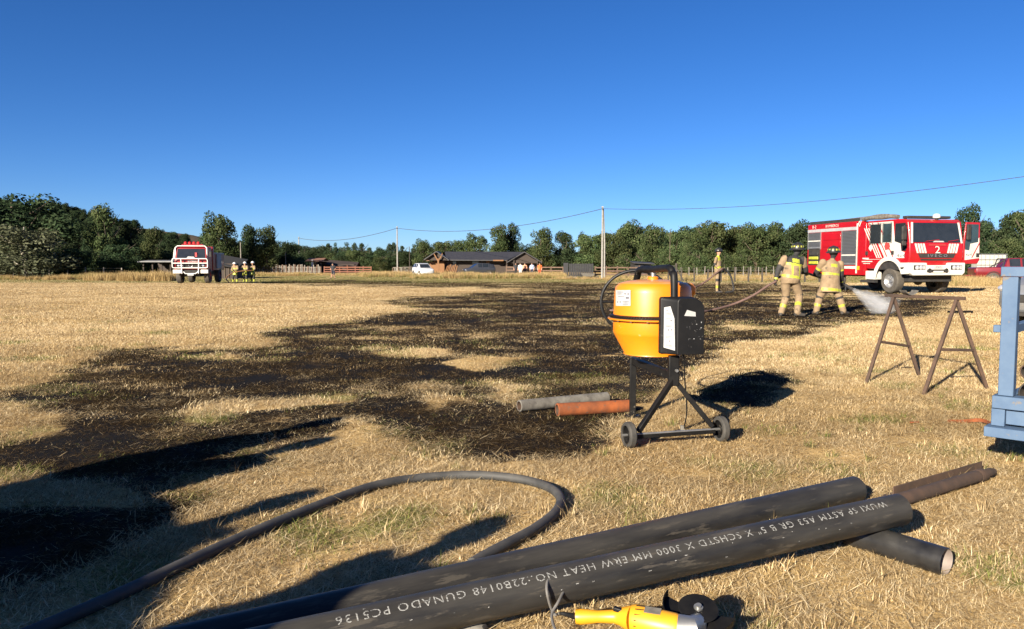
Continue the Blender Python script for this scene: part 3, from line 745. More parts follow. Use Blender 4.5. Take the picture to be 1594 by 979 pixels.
RUBBER = pm('hose_rubber', (0.024, 0.025, 0.026), (0.05, 0.05, 0.049), scale=9, rough=0.6, rough2=0.75, c3=(0.09, 0.085, 0.077), s3=30, f3=0.66)
ORANGE = pm('mixer_orange', (0.66, 0.205, 0.004), (0.58, 0.165, 0.004), scale=3, rough=0.36, rough2=.5, coat=0.15, c3=(0.5, 0.30, 0.12), s3=14, f3=0.665)
BLACKMET = pm('black_painted_steel', (0.0045, 0.0045, 0.005), (0.010, 0.0095, 0.009), scale=14, rough=0.5, spec=0.2, c3=(0.1, 0.088, 0.072), s3=20, f3=0.63)
BLACKPL = pm('black_plastic', (0.005, 0.0052, 0.006), (0.009, 0.009, 0.0095), scale=6, rough=0.5, spec=0.25, c3=(0.09, 0.085, 0.078), s3=28, f3=0.66)
TYRE = pm('tyre_rubber', (0.022, 0.021, 0.02), (0.05, 0.046, 0.04), scale=10, rough=0.85)
DUSTYRUB = pm('dusty_rubber', (0.022, 0.022, 0.021), (0.06, 0.055, 0.048), scale=10, rough=0.85, bump=.1)
WHITEP = pm('white_paint', (0.6, 0.6, 0.58), (0.52, 0.52, 0.49), scale=3, rough=0.4)
STICK = pm('sticker_paper', (0.38, 0.38, 0.37), (0.29, 0.3, 0.31), scale=18, rough=0.55)
STICKINK = pm('sticker_ink', (0.07, 0.07, 0.09), (0.14, 0.14, 0.16), scale=30, rough=0.6)
STEEL = pm('galvanised_steel', (0.45, 0.45, 0.44), (0.32, 0.32, 0.31), scale=10, rough=0.38, metal=0.8)
BLUEP = pm('trailer_blue', (0.052, 0.094, 0.17), (0.078, 0.125, 0.2), scale=7, rough=0.55, rough2=0.7, c3=(0.14, 0.125, 0.11), s3=13, f3=0.62, spec=.3)
YELLOWP = pm('grinder_yellow', (0.62, 0.29, 0.012), (0.54, 0.25, 0.012), scale=12, rough=0.42, c3=(0.3, 0.19, 0.06), s3=40, f3=0.66)
GREYCAB = pm('grey_cable', (0.13, 0.125, 0.12), (0.09, 0.085, 0.08), scale=20, rough=0.7)

def dust_on_top(m, col, lo=.8, hi=1.0, amt=.75):      # settled dust on what faces up
    n = m.node_tree.nodes; l = m.node_tree.links; p = n['Principled BSDF']; src = p.inputs['Base Color'].links[0].from_socket
    ge = n.new('ShaderNodeNewGeometry'); sp = n.new('ShaderNodeSeparateXYZ'); l.new(ge.outputs['True Normal'], sp.inputs[0])
    mr = n.new('ShaderNodeMapRange'); mr.inputs['From Min'].default_value = lo; mr.inputs['From Max'].default_value = hi; mr.inputs['To Max'].default_value = amt
    l.new(sp.outputs['Z'], mr.inputs['Value'])
    nz = n.new('ShaderNodeTexNoise'); nz.inputs['Scale'].default_value = 9; nz.inputs['Detail'].default_value = 6; tc = n.new('ShaderNodeTexCoord'); l.new(tc.outputs['Object'], nz.inputs['Vector'])
    mu = n.new('ShaderNodeMath'); mu.operation = 'MULTIPLY'; mu.use_clamp = True; l.new(mr.outputs[0], mu.inputs[0])
    m2 = n.new('ShaderNodeMath'); m2.operation = 'MULTIPLY'; m2.inputs[1].default_value = 1.8; l.new(nz.outputs[0], m2.inputs[0]); l.new(m2.outputs[0], mu.inputs[1])
    mx_ = n.new('ShaderNodeMix'); mx_.data_type = 'RGBA'; l.new(mu.outputs[0], mx_.inputs['Factor']); l.new(src, mx_.inputs['A']); mx_.inputs['B'].default_value = (*col, 1)
    l.new(mx_.outputs['Result'], p.inputs['Base Color'])
dust_on_top(ORANGE, (.42, .25, .11), .75, 1.0, .7); dust_on_top(BLACKPIPE, (.085, .077, .064), .4, 1.0, .2); dust_on_top(RUBBER, (.12, .105, .085), .4, 1.0, .25)
# ------------------------------------------------------------------ pipes in front
def pipe(name, label, a, b, r, mat, wall=0.008, inner=None, n=40, rings=True, bevel_in=0.004):
    a = Vector(a); b = Vector(b); L = (b - a).length; ax = (b - a).normalized()
    t = thing(name, label, 'pipe', a)
    t.rotation_euler = ax.to_track_quat('X', 'Z').to_euler()
    ks = 14
    out = [(r - wall, -0.0), (r - bevel_in, 0.0), (r, bevel_in)] + [(r, L * k / ks) for k in range(1, ks)] + [(r, L - bevel_in), (r - bevel_in, L), (r - wall, L)]
    MB().lathe(out, ax=(1, 0, 0), n=n).build('pipe_wall', mat, t)
    MB().lathe([(r - wall, 0.0), (r - wall, L * .5), (r - wall, L)], ax=(1, 0, 0), n=n).build('bore', inner or INPIPE, t)
    return t, L
RP = 0.0705
cA, cB = Vector((-1.14, 2.2, RP)), Vector((1.745, 3.40, .120 + RP))
ext = (cA - cB).normalized()
front, LF = pipe('steel_pipe', 'black steel pipe with white stencilled lettering, nearest of the long pair', cB, cB + ext * 3.1, RP, BLACKPIPE)
# lettering runs from the far end, upside down as seen from here
Ax = (cB - cA).normalized(); Up = Vector((0, 0, 1)); Up = (Up - Ax * Up.dot(Ax)).normalized(); Nr = Ax.cross(Up)  # Nr points towards the camera side
front_inv = front.matrix_basis.inverted()
def on_front(u, v, s0, th0):
    s = s0 + u; th = th0 + v / RP
    p = cB - Ax * s + (Up * math.cos(th) + Nr * math.sin(th)) * (RP + 0.0007)
    return front_inv @ p
TXT = 'WUXI SP ASTM A53 GR B 5" X SCHSTD X 3000 MM ERW HEAT NO.:22B0148 GUNADO PC5136'
text_on(TXT, 0.042, lambda u, v: on_front(u, v, 0.13, 0.60), 'lettering', PRINT, front, center=False, cuts=8, spacing=1.18, sx=1.17)
b = MB()
for i in range(30):
    rr = random.Random(i); s0 = 0.1 + 2.4 * rr.random(); th = 0.2 + 1.5 * rr.random(); l_ = 0.003 + 0.011 * rr.random() ** 2
    b.add([on_front(0, 0, s0, th), on_front(l_, 0, s0, th), on_front(l_, 0.0035, s0, th), on_front(0, 0.0025, s0, th)], [(0, 1, 2, 3)])
b.build('scuff_marks', PRINT, front, smooth=False)
rA = Vector((-.8, 2.55, 0)); rB = Vector((1.87, 4.12, 0))
rA.z = RP - .003; rB.z = RP - .003
rear, _ = pipe('steel_pipe', 'plain black steel pipe lying behind the lettered one, no lettering', rB, rB + (rA - rB).normalized() * 3.5, RP, BLACKPIPE)
e0 = PD(1471, 881, 3.13); e0.z = 0.059; e0.y = 3.12
e1 = e0 + Vector((-0.42, 0.60, 0))  .normalized() * 0.6
pipe('short_pipe', 'short glossy black pipe with open bright end, under the lettered pipe', e0, e1, 0.059, NEWPIPE, wall=0.006)
# rusty bars beyond the long pipes
p0 = PG(1546, 745); p1 = PG(1240, 812); p0.z = p1.z = 0.045
p1 = Vector((1.6, 3.70, .045)); dd = (p1 - p0).normalized(); rp = thing('rusty_pipe', 'brown rusty pipe with tapered coupling end beyond the black pipes', 'pipe', p0)
MB().lathe([(.012, 0), (.02, 0), (.02, .03), (.027, .04), (.027, .10), (.036, .13), (.036, 1.6), (.02, 1.6)], ax=dd, n=20).build('pipe_wall', RUST, rp)
MB().lathe([(.0385, .17), (.0385, .2), (.0365, .2)], ax=dd, n=20).build('collar', RUST, rp)
q0 = PG(1521, 735); q1 = q0; an = thing('angle_iron', 'brown rusty angle iron lying along the rusty pipe', 'angle iron', q0)
b = MB(); sd = Vector((-dd.y, dd.x, 0))
b.prism([(0, 0), (.07, .0), (.07, .007), (.007, .007), (.007, .07), (0, .07)], lambda u, v: sd * (u - .03) * -1 + Vector((0, 0, v + .006)), dd * 0.98)
b.build('angle_profile', RUST, an, bevel=.002)
# offcuts by the mixer
def offcut(name, label, a, b_, r, mat, wall=.012):
    pipe(name, label, a, b_, r, mat, wall=wall, inner=RUST, n=28)
a = PG(808, 641); b_ = PG(945, 628); a.z = b_.z = .052 + g(a.x, a.y)
offcut('pipe_offcut', 'weathered grey pipe offcut on scorched grass beside the mixer', a, b_, .052, GREYPIPE)
a = PG(867, 648); b_ = PG(979, 642); a.z = b_.z = .056 + g(a.x, a.y)
offcut('pipe_offcut', 'bright orange rusty pipe offcut against the mixer stand', a, b_, .056, BRTRUST)
ch = PG(1497, 488); chn = thing('steel_channel', 'short dark steel channel lying on the grass behind the trestle', 'channel', ch)
MB().prism([(-.05, 0), (.05, 0), (.05, .07), (.043, .07), (.043, .008), (-.043, .008), (-.043, .07), (-.05, .07)], lambda u, v: Vector((-.33, u, v)), (.62, .06, 0)).build('channel_profile', BLACKMET, chn)
pts = [PG(1475, 658), PG(1500, 658), PG(1525, 660), PG(1541, 666), PG(1549, 680)]
pts = smooth_path([p + Vector((0, 0, .012 + .02 * (i in (2, 3)))) for i, p in enumerate(pts)], 6)
b = MB()
for i in range(len(pts) - 1): b.bar(pts[i], pts[i + 1] + (pts[i + 1] - pts[i]) * .2, .004, .028)
tag(b.build('rusty_strap', BRTRUST, None, origin=(0, 0, 0)), 'bent rusty steel strap on the grass before the blue trailer', 'strap')
b = MB(); p = PG(1425, 660); b.bar(p + Vector((-.04, 0, .012)), p + Vector((.035, .02, .014)), .02, .012); tag(b.build('rust_flake', BRTRUST, None, bevel=.003), 'small orange rust flake on the grass left of the strap', 'scrap')
b = MB(); p = PG(733, 985); b.ball(p + Vector((0, 0, .02)), .05, 9, 6, (1.2, .8, .6)); tag(b.build('stone', GREYPIPE), 'small grey stone tucked under the lettered pipe at the bottom edge', 'stone')

# ------------------------------------------------------------------ black hose
hp = [(-5, 1012), (80, 976), (190, 927), (300, 874), (400, 828), (500, 786), (580, 757), (650, 744), (730, 739), (800, 744), (850, 757), (872, 775), (866, 797), (835, 823), (795, 846), (758, 866), (735, 880)]
P = []
for px, py in hp:
    q = PG(px, py + 8); P.append(q + Vector((0, 0, .03)))
P = smooth_path(P, 8)
hose = thing('rubber_hose', 'thick grey black rubber hose curving across the dry grass', 'hose', (0, 0, 0))
MB().tube(P, .0255, 16).build('hose_wall', RUBBER, hose)
# ------------------------------------------------------------------ angle grinder and its cable
gr = thing('angle_grinder', 'yellow angle grinder with black disc guard lying on the grass', 'power tool', PG(1000, 985))
o = gr.location.copy()
h0 = PD(896, 966, 2.62); h0.z = .062; h1 = PD(965, 962, 2.60); h1.z = .072; h2 = PD(985, 967, 2.57); h2.z = .078; h3 = PD(1052, 981, 2.50); h3.z = .08
hd = (h3 - h0).normalized()
MB().tube([h0, h0 + (h1 - h0) * .12, h0 + (h1 - h0) * .5, h0 + (h1 - h0) * .85, h1, h2], [.024, .027, .021, .023, .03, .046], 18).build('handle', YELLOWP, gr, o)
MB().tube([h2 - hd * .004, h2 + hd * .01, h2 + (h3 - h2) * .5, h3, h3 + hd * .012], [.046, .05, .05, .048, .044], 22).build('motor_body', YELLOWP, gr, o)
hk = PD(1087, 975, 2.53); hk.z = .07
MB().tube([h3 + hd * .01, h3 + hd * .05, hk, hk + hd * .03], [.046, .044, .046, .03], 18).build('gear_head', STEEL, gr, o)
dn = Vector((-.02, -.34, 1)).normalized()         # disc normal
dc = PD(1087, 947, 2.56); 
MB().lathe([(.0, 0), (.066, 0), (.068, .0015), (.066, .003), (.0, .003)], dc, dn, 40).build('cutting_disc', BLACKMET, gr, o)
MB().lathe([(0, .003), (.016, .003), (.016, .008), (.010, .008), (.010, .016), (0, .016)], dc, dn, 18).build('clamp_nut', STEEL, gr, o)
MB().tube([hk, dc], [.02, .012], 12).build('spindle', STEEL, gr, o)
u = dn.orthogonal().normalized(); gv = Vector((-.5, -1, 0)); tov = (gv - dn * gv.dot(dn)).normalized(); tor = dn.cross(tov)
b = MB(); V = []; k = 30
for i in range(k + 1):
    q = R(-105 + 210 * i / k) ; dirv = tov * math.cos(q) - tor * math.sin(q) * (1 if True else 1)
    r_ = .118
    V += [dc + dirv * r_ + dn * .012, dc + dirv * (r_ + .003) + dn * .012, dc + dirv * (r_ + .003) - dn * .022, dc + dirv * r_ - dn * .019, dc + dirv * .03 - dn * .019, dc + dirv * .03 - dn * .022]
F = []
for i in range(k):
    a0 = i * 6; c0 = a0 + 6
    F += [(a0, a0 + 1, c0 + 1, c0), (a0 + 1, a0 + 2, c0 + 2, c0 + 1), (a0 + 2, a0 + 5, c0 + 5, c0 + 2), (a0 + 3, a0, c0, c0 + 3), (a0 + 4, a0 + 3, c0 + 3, c0 + 4)]
b.add(V, F); b.build('disc_guard', BLACKMET, gr, o)
sw = (h1 + h2) / 2 + Vector((-.01, .0, .03)); MB().bar(sw - hd * .035, sw + hd * .02 + Vector((0, 0, -.012)), .018, .016).build('trigger_switch', BLACKPL, gr, o, bevel=.004)
b = MB()
for i in range(5):
    c = h2 + hd * (.012 + .0001 * i) + Vector((0, 0, .0))
    th = R(-70 + 22 * i); sd = hd.cross(Vector((0, 0, 1))).normalized(); rad = sd * math.cos(th + 1.2) * 1 + Vector((0, 0, 1)) * math.sin(th + 1.2)
    b.bar(c + rad * .0495, c + rad * .0495 + hd * .03, .004, .003)
b.build('vent_slot', BLACKPL, gr, o)
np_ = h2 + (h3 - h2) * .45 + Vector((0, -.012, .0488)); MB().box(np_, (.055, .03, .003), Matrix.Rotation(math.atan2(hd.y, hd.x), 3, 'Z') @ Matrix.Rotation(R(14), 3, 'X')).build('rating_plate', GREYPIPE, gr, o)
cab = [h0, h0 + Vector((-.05, .0, .012)), PD(862, 955, 2.66), PD(852, 925, 2.63), PD(853, 902, 2.68), PD(866, 882, 2.76), PD(882, 878, 2.80), PD(890, 887, 2.78), PD(884, 905, 2.73), PD(870, 935, 2.64), PD(859, 957, 2.6), PD(866, 985, 2.5), PD(885, 1010, 2.42)]
cab[-1].z = .012; cab[-2].z = max(.02, cab[-2].z)
cp = smooth_path(cab, 8)
MB().tube(cp[:10], [.011 - .0006 * i for i in range(10)], 10).build('strain_relief', BLACKPL, gr, o)
MB().tube(cp[8:], .0052, 10).build('cable', GREYCAB, gr, o)

# ------------------------------------------------------------------ cement mixer
mo = Vector((1.085, 5.95, 0)); mx = thing('cement_mixer', 'orange drum cement mixer on a black wheeled stand, drum mouth down', 'cement mixer', mo)
fp = Vector((1.165, 5.52, .53)); rpv = Vector((1.01, 6.39, .5))     # front and rear pivots
pa = (fp - rpv).normalized()
DC = Vector((1.088, 5.95, 0))
up_prof = [(.004, 1.168), (.10, 1.166), (.2, 1.155), (.258, 1.138), (.285, 1.112), (.294, 1.07), (.300, .93), (.303, .895)]
lo_prof = [(.303, .862), (.303, .765), (.296, .745), (.218, .604), (.222, .592), (.212, .592), (.206, .606), (.285, .75), (.292, .862)]
MB().lathe(up_prof, DC, n=56).build('drum_top', ORANGE, mx, mo, ang=50)
MB().lathe(lo_prof, DC, n=56).build('drum_lower', ORANGE, mx, mo, ang=60)
MB().lathe([(.296, .862), (.343, .862), (.345, .868), (.345, .872), (.305, .876), (.296, .876)], DC, n=56).build('drum_flange', ORANGE, mx, mo)
MB().lathe([(.303, .877), (.332, .877), (.332, .884), (.312, .897), (.303, .899)], DC, n=56).build('gear_ring', BLACKMET, mx, mo)
b = MB()
for i in range(96):
    q = 2 * math.pi * i / 96; dv = Vector((math.cos(q), math.sin(q), 0)); b.box(DC + dv * .331 + Vector((0, 0, .886)), (.012, .010, .012), Matrix.Rotation(q, 3, 'Z'))
b.build('gear_teeth', BLACKMET, mx, mo, smooth=False)
b = MB()
for i in range(16):
    q = 2 * math.pi * i / 16 + .1; dv = Vector((math.cos(q), math.sin(q), 0)); b.cyl(DC + dv * .326 + Vector((0, 0, .855)), DC + dv * .326 + Vector((0, 0, .863)), .008, n=6)
b.build('flange_bolt', STEEL, mx, mo)
MB().lathe([(.0, 1.19), (.036, 1.19), (.042, 1.183), (.042, 1.16), (.0, 1.16)], DC, n=20).build('bearing_cap', ORANGE, mx, mo)
# sticker on the drum
def drum_pt(px, py, push=.0015, rad=.2965):
    # where a sight line meets the drum side
    r = ray(px, py); o2 = np.array([0 - DC.x, 0 - DC.y]); d2 = r[:2]
    A = d2 @ d2; Bq = o2 @ d2; C = o2 @ o2 - (rad + push) ** 2; t = (-Bq - math.sqrt(max(0, Bq * Bq - A * C))) / A
    return Vector((r[0] * t, r[1] * t, r[2] * t + EYE))
def drum_patch(x0, x1, y0, y1, name, mat, push, parent):
    V = []; nu, nv = 8, 3
    for j in range(nv + 1):
        for i in range(nu + 1): V.append(drum_pt(x0 + (x1 - x0) * i / nu, y0 + (y1 - y0) * j / nv, push + .004))
    F = [(j * (nu + 1) + i, j * (nu + 1) + i + 1, (j + 1) * (nu + 1) + i + 1, (j + 1) * (nu + 1) + i) for j in range(nv) for i in range(nu)]
    return MB().add(V, F).build(name, mat, parent, mo)
drum_patch(958.5, 981.5, 451.5, 476, 'sticker', STICK, .0012, mx)
for i, (x0, x1, y0, y1) in enumerate([(961, 970, 454, 455), (961, 968, 457, 458), (972, 974, 456, 458.5), (976.5, 979, 456, 459), (960.5, 962, 469, 471), (964.5, 966.5, 469, 471), (969, 979, 468.5, 469.4), (970, 979, 471, 472), (969, 978, 473.5, 474.2), (962, 972, 461, 461.8), (974, 979, 462, 465)]):
    drum_patch(x0, x1, y0, y1, 'sticker_print', STICKINK, .0024, mx)
# stand
def tb(a, b_, w, h=None, name='frame_tube', mat=BLACKMET): MB().bar(a, b_, w, h or w).build(name, mat, mx, mo, bevel=.004)
wl_ = PG(979, 697); wr_ = PG(1122, 687); WR = .092
wl_.z = wr_.z = WR; wax = (wr_ - wl_).normalized()
foot = Vector((rpv.x, rpv.y, 0)); apex = Vector((fp.x, fp.y, .46))
tb(foot + Vector((0, 0, 0)), rpv + Vector((0, 0, .0)), .05, .05, 'rear_post'); tb(rpv + Vector((0, 0, -.02)), apex + Vector((0, 0, .02)), .045, .06, 'top_bar')
tb(foot + Vector((-.06, 0, .012)), foot + Vector((.06, 0, .012)), .08, .02, 'foot_plate')
tb(apex, wl_ + wax * .07 + Vector((0, 0, .02)), .036, .036, 'leg'); tb(apex, wr_ - wax * .07 + Vector((0, 0, .02)), .036, .036, 'leg')
tb(wl_ + wax * .05 + Vector((0, 0, -.015)), wr_ - wax * .05 + Vector((0, 0, -.015)), .028, .028, 'axle_bar')
MB().cyl(wl_ - wax * .05, wr_ + wax * .05, .010, n=10).build('axle', STEEL, mx, mo)
MB().bar(apex + Vector((0, 0, -.05)), fp + Vector((0, 0, .1)), .075, .05).build('pivot_bracket', BLACKMET, mx, mo, bevel=.006)
MB().cyl(fp + pa * .05 + Vector((0, 0, -.005)), fp + pa * .07 + Vector((0, 0, -.005)), .011, n=10).build('pivot_bolt', STEEL, mx, mo)
for c, sg in ((wl_, -1), (wr_, 1)):
    w = MB().lathe([(WR - .026, -.026), (WR - .008, -.026), (WR, -.016), (WR, .016), (WR - .008, .026), (WR - .026, .026)], c, wax, 32, closed=True).build('wheel', DUSTYRUB, mx, mo)
    MB().lathe([(.0, -.012), (.03, -.016), (.035, -.004), (.063, -.004), (.067, -.02), (.067, .02), (.063, .004), (.035, .004), (.03, .016), (.0, .012)], c, wax, 24).build('rim', BLACKMET, w, (0, 0, 0)).matrix_parent_inverse.identity()
    w.children[0].data.transform(Matrix.Translation(-mo))
# yoke over the upturned drum
sdv = Vector((0, 0, 1))
yk = [fp + Vector((0, -.0, .12)), fp + Vector((.0, .02, .62)), fp + Vector((-.005, .06, .69)), fp + Vector((-.02, .12, .725)), DC + Vector((.0, -.02, 1.245)), rpv + Vector((.02, -.2, .74)), rpv + Vector((.01, -.12, .69)), rpv + Vector((0, -.07, .55)), rpv + Vector((0, 0, .06))]
yk = smooth_path(yk, 8)
MB().tube(yk, .027, 16).build('yoke_tube', BLACKMET, mx, mo)
MB().cyl(DC + Vector((0, 0, 1.18)), DC + Vector((0, 0, 1.25)), .018, n=12).build('yoke_bolt', STEEL, mx, mo)
# tilting hand wheel behind the drum
hc = PD(990, 470, 6.42); hr = .285
MB().tube([hc + Vector((math.cos(q) * hr, -pa.x * math.cos(q) * hr, math.sin(q) * hr * .92)) for q in [2 * math.pi * i / 48 for i in range(48)]], .013, 10, closed=True).build('hand_wheel', BLACKPL, mx, mo)
b = MB()
for q in (R(0), R(120), R(240)): b.cyl(hc, hc + Vector((math.cos(q + 3.14) * hr, 0, math.sin(q + 3.14) * hr * .92)), .009, n=8)
b.cyl(hc + Vector((0, .02, 0)), hc + Vector((0, -.1, 0)), .03, n=12)
b.build('hand_wheel_spoke', BLACKMET, mx, mo)
MB().cyl(hc, rpv + Vector((0, .02, .1)), .02, n=10).build('tilt_shaft', BLACKMET, mx, mo)
# motor housing
hx_ = Vector((pa.y * -1, pa.x, 0)).normalized()     # to the right seen from in front
if hx_.x < 0: hx_ = -hx_
hz = Vector((0, 0, 1)); hn = pa.copy(); hn.z = 0; hn.normalize()
ho = PD(1052, 553, 5.40)
def hp_(u, v, n_): return ho + hx_ * u + hz * v + hn * n_
W_, H_ = .205, .408
def rr_(u0, u1, v0, v1, r, k=5):
    pts = []
    for (cx_, cy_, a0) in ((u1 - r[1], v0 + r[1], -90), (u1 - r[2], v1 - r[2], 0), (u0 + r[3], v1 - r[3], 90), (u0 + r[0], v0 + r[0], 180)):
        rad = {-90: r[1], 0: r[2], 90: r[3], 180: r[0]}[a0]
        for i in range(k + 1): q = R(a0 + 90 * i / k); pts.append((cx_ + rad * math.cos(q), cy_ + rad * math.sin(q)))
    return pts
flange = rr_(-.082, .20, 0, H_, (.012, .012, .06, .02)); faceo = rr_(-.0, .197, .006, H_ - .006, (.01, .012, .085, .03))
b = MB(); k = len(flange)
l0 = [hp_(u, v, -.13) for u, v in flange]; l1 = [hp_(u, v, -.09) for u, v in flange]; l2 = [hp_(u * .96 + .004, v * .985 + .003, -.085) for u, v in flange]; l3 = [hp_(u, v, .03) for u, v in faceo]
V = l0 + l1 + l2 + l3; F = [tuple(range(k)), tuple(range(3 * k, 4 * k))[::-1]]
for s in range(3):
    for i in range(k): F.append((s * k + i, s * k + (i + 1) % k, (s + 1) * k + (i + 1) % k, (s + 1) * k + i))
b.add(V, F); b.build('motor_housing', BLACKPL, mx, mo, bevel=.006, ang=40)
def hside(u, v, n_=.002):     # on the slanted left side of the housing
    a0 = hp_(-.076, v, -.085); a1 = hp_(.0, v, .03); nn = (a1 - a0).normalized().cross(hz).normalized()
    if nn.y > 0: nn = -nn
    return a0 + (a1 - a0) * u + nn * n_
MB().add([hside(.16, .05, .003), hside(.86, .035, .003), hside(.8, .26, .003), hside(.55, .345, .003), hside(.16, .335, .003)], [(0, 1, 2, 3, 4)]).build('warning_sticker', STICK, mx, mo)
b = MB()
for (u, v, su, sv) in [(.3, .31, .12, .006), (.3, .296, .3, .003), (.3, .288, .3, .003), (.3, .255, .3, .003), (.56, .24, .12, .008), (.3, .21, .35, .003), (.3, .2, .35, .003), (.62, .175, .06, .012), (.42, .172, .06, .01), (.3, .13, .35, .003), (.3, .12, .3, .003), (.5, .095, .08, .009), (.3, .07, .4, .003), (.3, .062, .4, .003)]:
    b.add([hside(u, v, .0045), hside(u + su, v, .0045), hside(u + su, v + sv, .0045), hside(u, v + sv, .0045)], [(0, 1, 2, 3)])
b.build('warning_print', STICKINK, mx, mo)
MB().add([hp_(.045, .28, .033), hp_(.13, .275, .033), hp_(.128, .305, .033), hp_(.065, .322, .033)], [(0, 1, 2, 3)]).build('torn_sticker', STICK, mx, mo)
b = MB(); rr = random.Random(4)
for i in range(22):
    u, v = .06 + .12 * rr.random(), .1 + .16 * rr.random(); s = .002 + .006 * rr.random() ** 2
    b.add([hp_(u, v, .0325), hp_(u + s, v + s * .2, .0325), hp_(u + s * .8, v + s, .0325), hp_(u - s * .2, v + s * .7, .0325)], [(0, 1, 2, 3)])
b.build('paint_chips', STICK, mx, mo)
MB().tube([PD(1058, 452, 6.0), PD(1070, 452, 5.98), PD(1078, 452, 5.96), PD(1083, 452, 5.95)], [.062, .062, .055, .02], 18).build('motor_end', ORANGE, mx, mo)
cb = smooth_path([hp_(.07, .01, -.03), PD(1066, 590, 5.5), PD(1069, 640, 5.56), PD(1064, 668, 5.6), PD(1062, 676, 5.62)], 6)
MB().tube(cb, .005, 8).build('power_lead', BLACKPL, mx, mo)
MB().bar(PD(1062, 662, 5.6), PD(1062, 673, 5.6), .025, .02).build('plug', GREYPIPE, mx, mo, bevel=.003)

# ------------------------------------------------------------------ trestle of rusty tube
t1, t2 = Vector((4.26, 8.6, .91)), Vector((4.49, 7.78, .92)); tr = thing('steel_trestle', 'rusty tube trestle of two splayed frames and a top bar', 'trestle', (4.4, 8.2, 0)); o = tr.location
def tt(a, b_, w, name): MB().bar(a, b_, w, w).build(name, RUST, tr, o, bevel=.003)
bd = (t2 - t1).normalized()
tt(t1 - bd * .12 + Vector((0, 0, .017)), t2 + bd * .1 + Vector((0, 0, .017)), .034, 'top_bar')
for top, fa, fb, ca, cb_ in ((t1, PG(1347, 597), PG(1432, 585), .51, .60), (t2, PG(1437, 614), PG(1538, 606), .52, .55)):
    fa.z = fb.z = -.01
    tt(top + (fa - top).normalized() * .0, fa, .032, 'leg'); tt(top, fb, .032, 'leg')
    tt(top + (fa - top) * ca, top + (fb - top) * cb_, .028, 'cross_bar')
b = MB(); oc = t1 + bd * .22 + Vector((0, 0, .036)); V = []
for i in range(13):
    q = R(180 + 140 * i / 12 + 20)
    for r_ in (.075, .069):
        for s in (-.07, .07): V.append(oc + Vector((math.cos(q) * r_, s, .072 + math.sin(q) * r_)))
F = []
for i in range(12):
    a0 = i * 4; c0 = a0 + 4; F += [(a0, c0, c0 + 1, a0 + 1), (a0 + 2, a0 + 3, c0 + 3, c0 + 2), (a0, a0 + 2, c0 + 2, c0), (a0 + 1, c0 + 1, c0 + 3, a0 + 3)]
b.add(V, F); tag(b.build('pipe_saddle', GREYPIPE), 'curved pipe saddle scrap resting on the trestle bar', 'scrap')

# ------------------------------------------------------------------ blue trailer loaded with pipes
TX, TY = 3.06, 4.72
tl = thing('blue_trailer', 'blue painted steel pipe trailer at the right edge, paint worn', 'trailer', (TX, TY, 0), R(-44)); T0 = (0, 0, 0)
def bb(x0, x1, y0, y1, z0, z1, nm, m=BLUEP): return MB().bx(x0, x1, y0, y1, z0, z1).build(nm, m, tl, bevel=.004)
bb(-.045, .038, -.03, .04, .478, 1.21, 'post'); bb(1.5, 1.59, -.03, .05, .478, 1.21, 'post')
bb(-.055, 1.6, -.034, .054, 1.212, 1.272, 'top_rail')
bb(-.07, 1.62, -.05, .06, .398, .476, 'sill_rail')
bb(.0, 1.62, -.012, .02, .30, .394, 'tail_panel'); bb(-.075, -.002, -.03, .03, .286, .396, 'corner_block')
bb(-.1, 1.64, -.085, .05, .222, .284, 'bumper_rail')
bb(-.09, -.05, .0, .045, .865, .91, 'peg')
bb(-.03, .02, .07, 3.2, .86, .915, 'side_rail'); bb(1.53, 1.58, .06, 3.2, .9, .96, 'side_rail'); bb(-.03, .02, .07, 3.2, .42, .47, 'side_rail')
bb(-.03, 1.58, 3.2, 3.26, .4, 1.2, 'head_board'); bb(-.02, 1.55, .08, 3.18, .36, .394, 'deck')
for x in (-.06, 1.55):
    w = MB().lathe([(.17, -.1), (.28, -.1), (.3, -.08), (.3, .08), (.28, .1), (.17, .1)], (x + (-.12 if x < 0 else .12), 2.95, .3), (1, 0, 0), 28, closed=True).build('wheel', TYRE, tl)
    MB().lathe([(.0, -.03), (.1, -.03), (.17, -.08), (.17, .08), (.1, .03), (.0, .03)], (x + (-.12 if x < 0 else .12), 2.95, .3), (1, 0, 0), 20).build('rim', STEEL, w)
MB().cyl((-.1, 2.95, .3), (1.6, 2.95, .3), .03).build('axle', BLACKMET, tl)
tlm = Matrix.Translation((TX, TY, 0)) @ Matrix.Rotation(R(-44), 4, 'Z')
for i, (x, z, r_, lb, m) in enumerate([(.125, .485, .088, 'large black pipe at the bottom left of the trailer load', BLACKPIPE), (.305, .485, .085, 'black pipe second along the bottom of the trailer load', BLACKPIPE), (.48, .485, .085, 'black pipe third along the bottom of the trailer load', BLACKPIPE), (.09, .625, .05, 'slimmer rusty pipe on top at the left of the trailer load', RUST), (.205, .645, .062, 'rusty pipe on top of the trailer load, near the right edge', RUST), (.35, .65, .07, 'brown pipe topmost on the trailer load by the frame edge', RUST)]):
    a = tlm @ Vector((x, .1 + .03 * (i % 3), z)); b_ = tlm @ Vector((x, 3.0, z))
    pipe('loaded_pipe', lb, a, b_, r_, m, wall=.008, inner=pm('dark_bore', (.05, .045, .04), (.09, .07, .05), scale=9, rough=.8), n=28)

for o_ in list(bpy.data.objects):
    if o_.name.split('.')[0] in ('lettering', 'scuff_marks', 'reinforcing_ring', 'gear_teeth', 'flange_bolt', 'paint_chips', 'warning_print', 'vent_slot'): o_['kind'] = 'stuff'
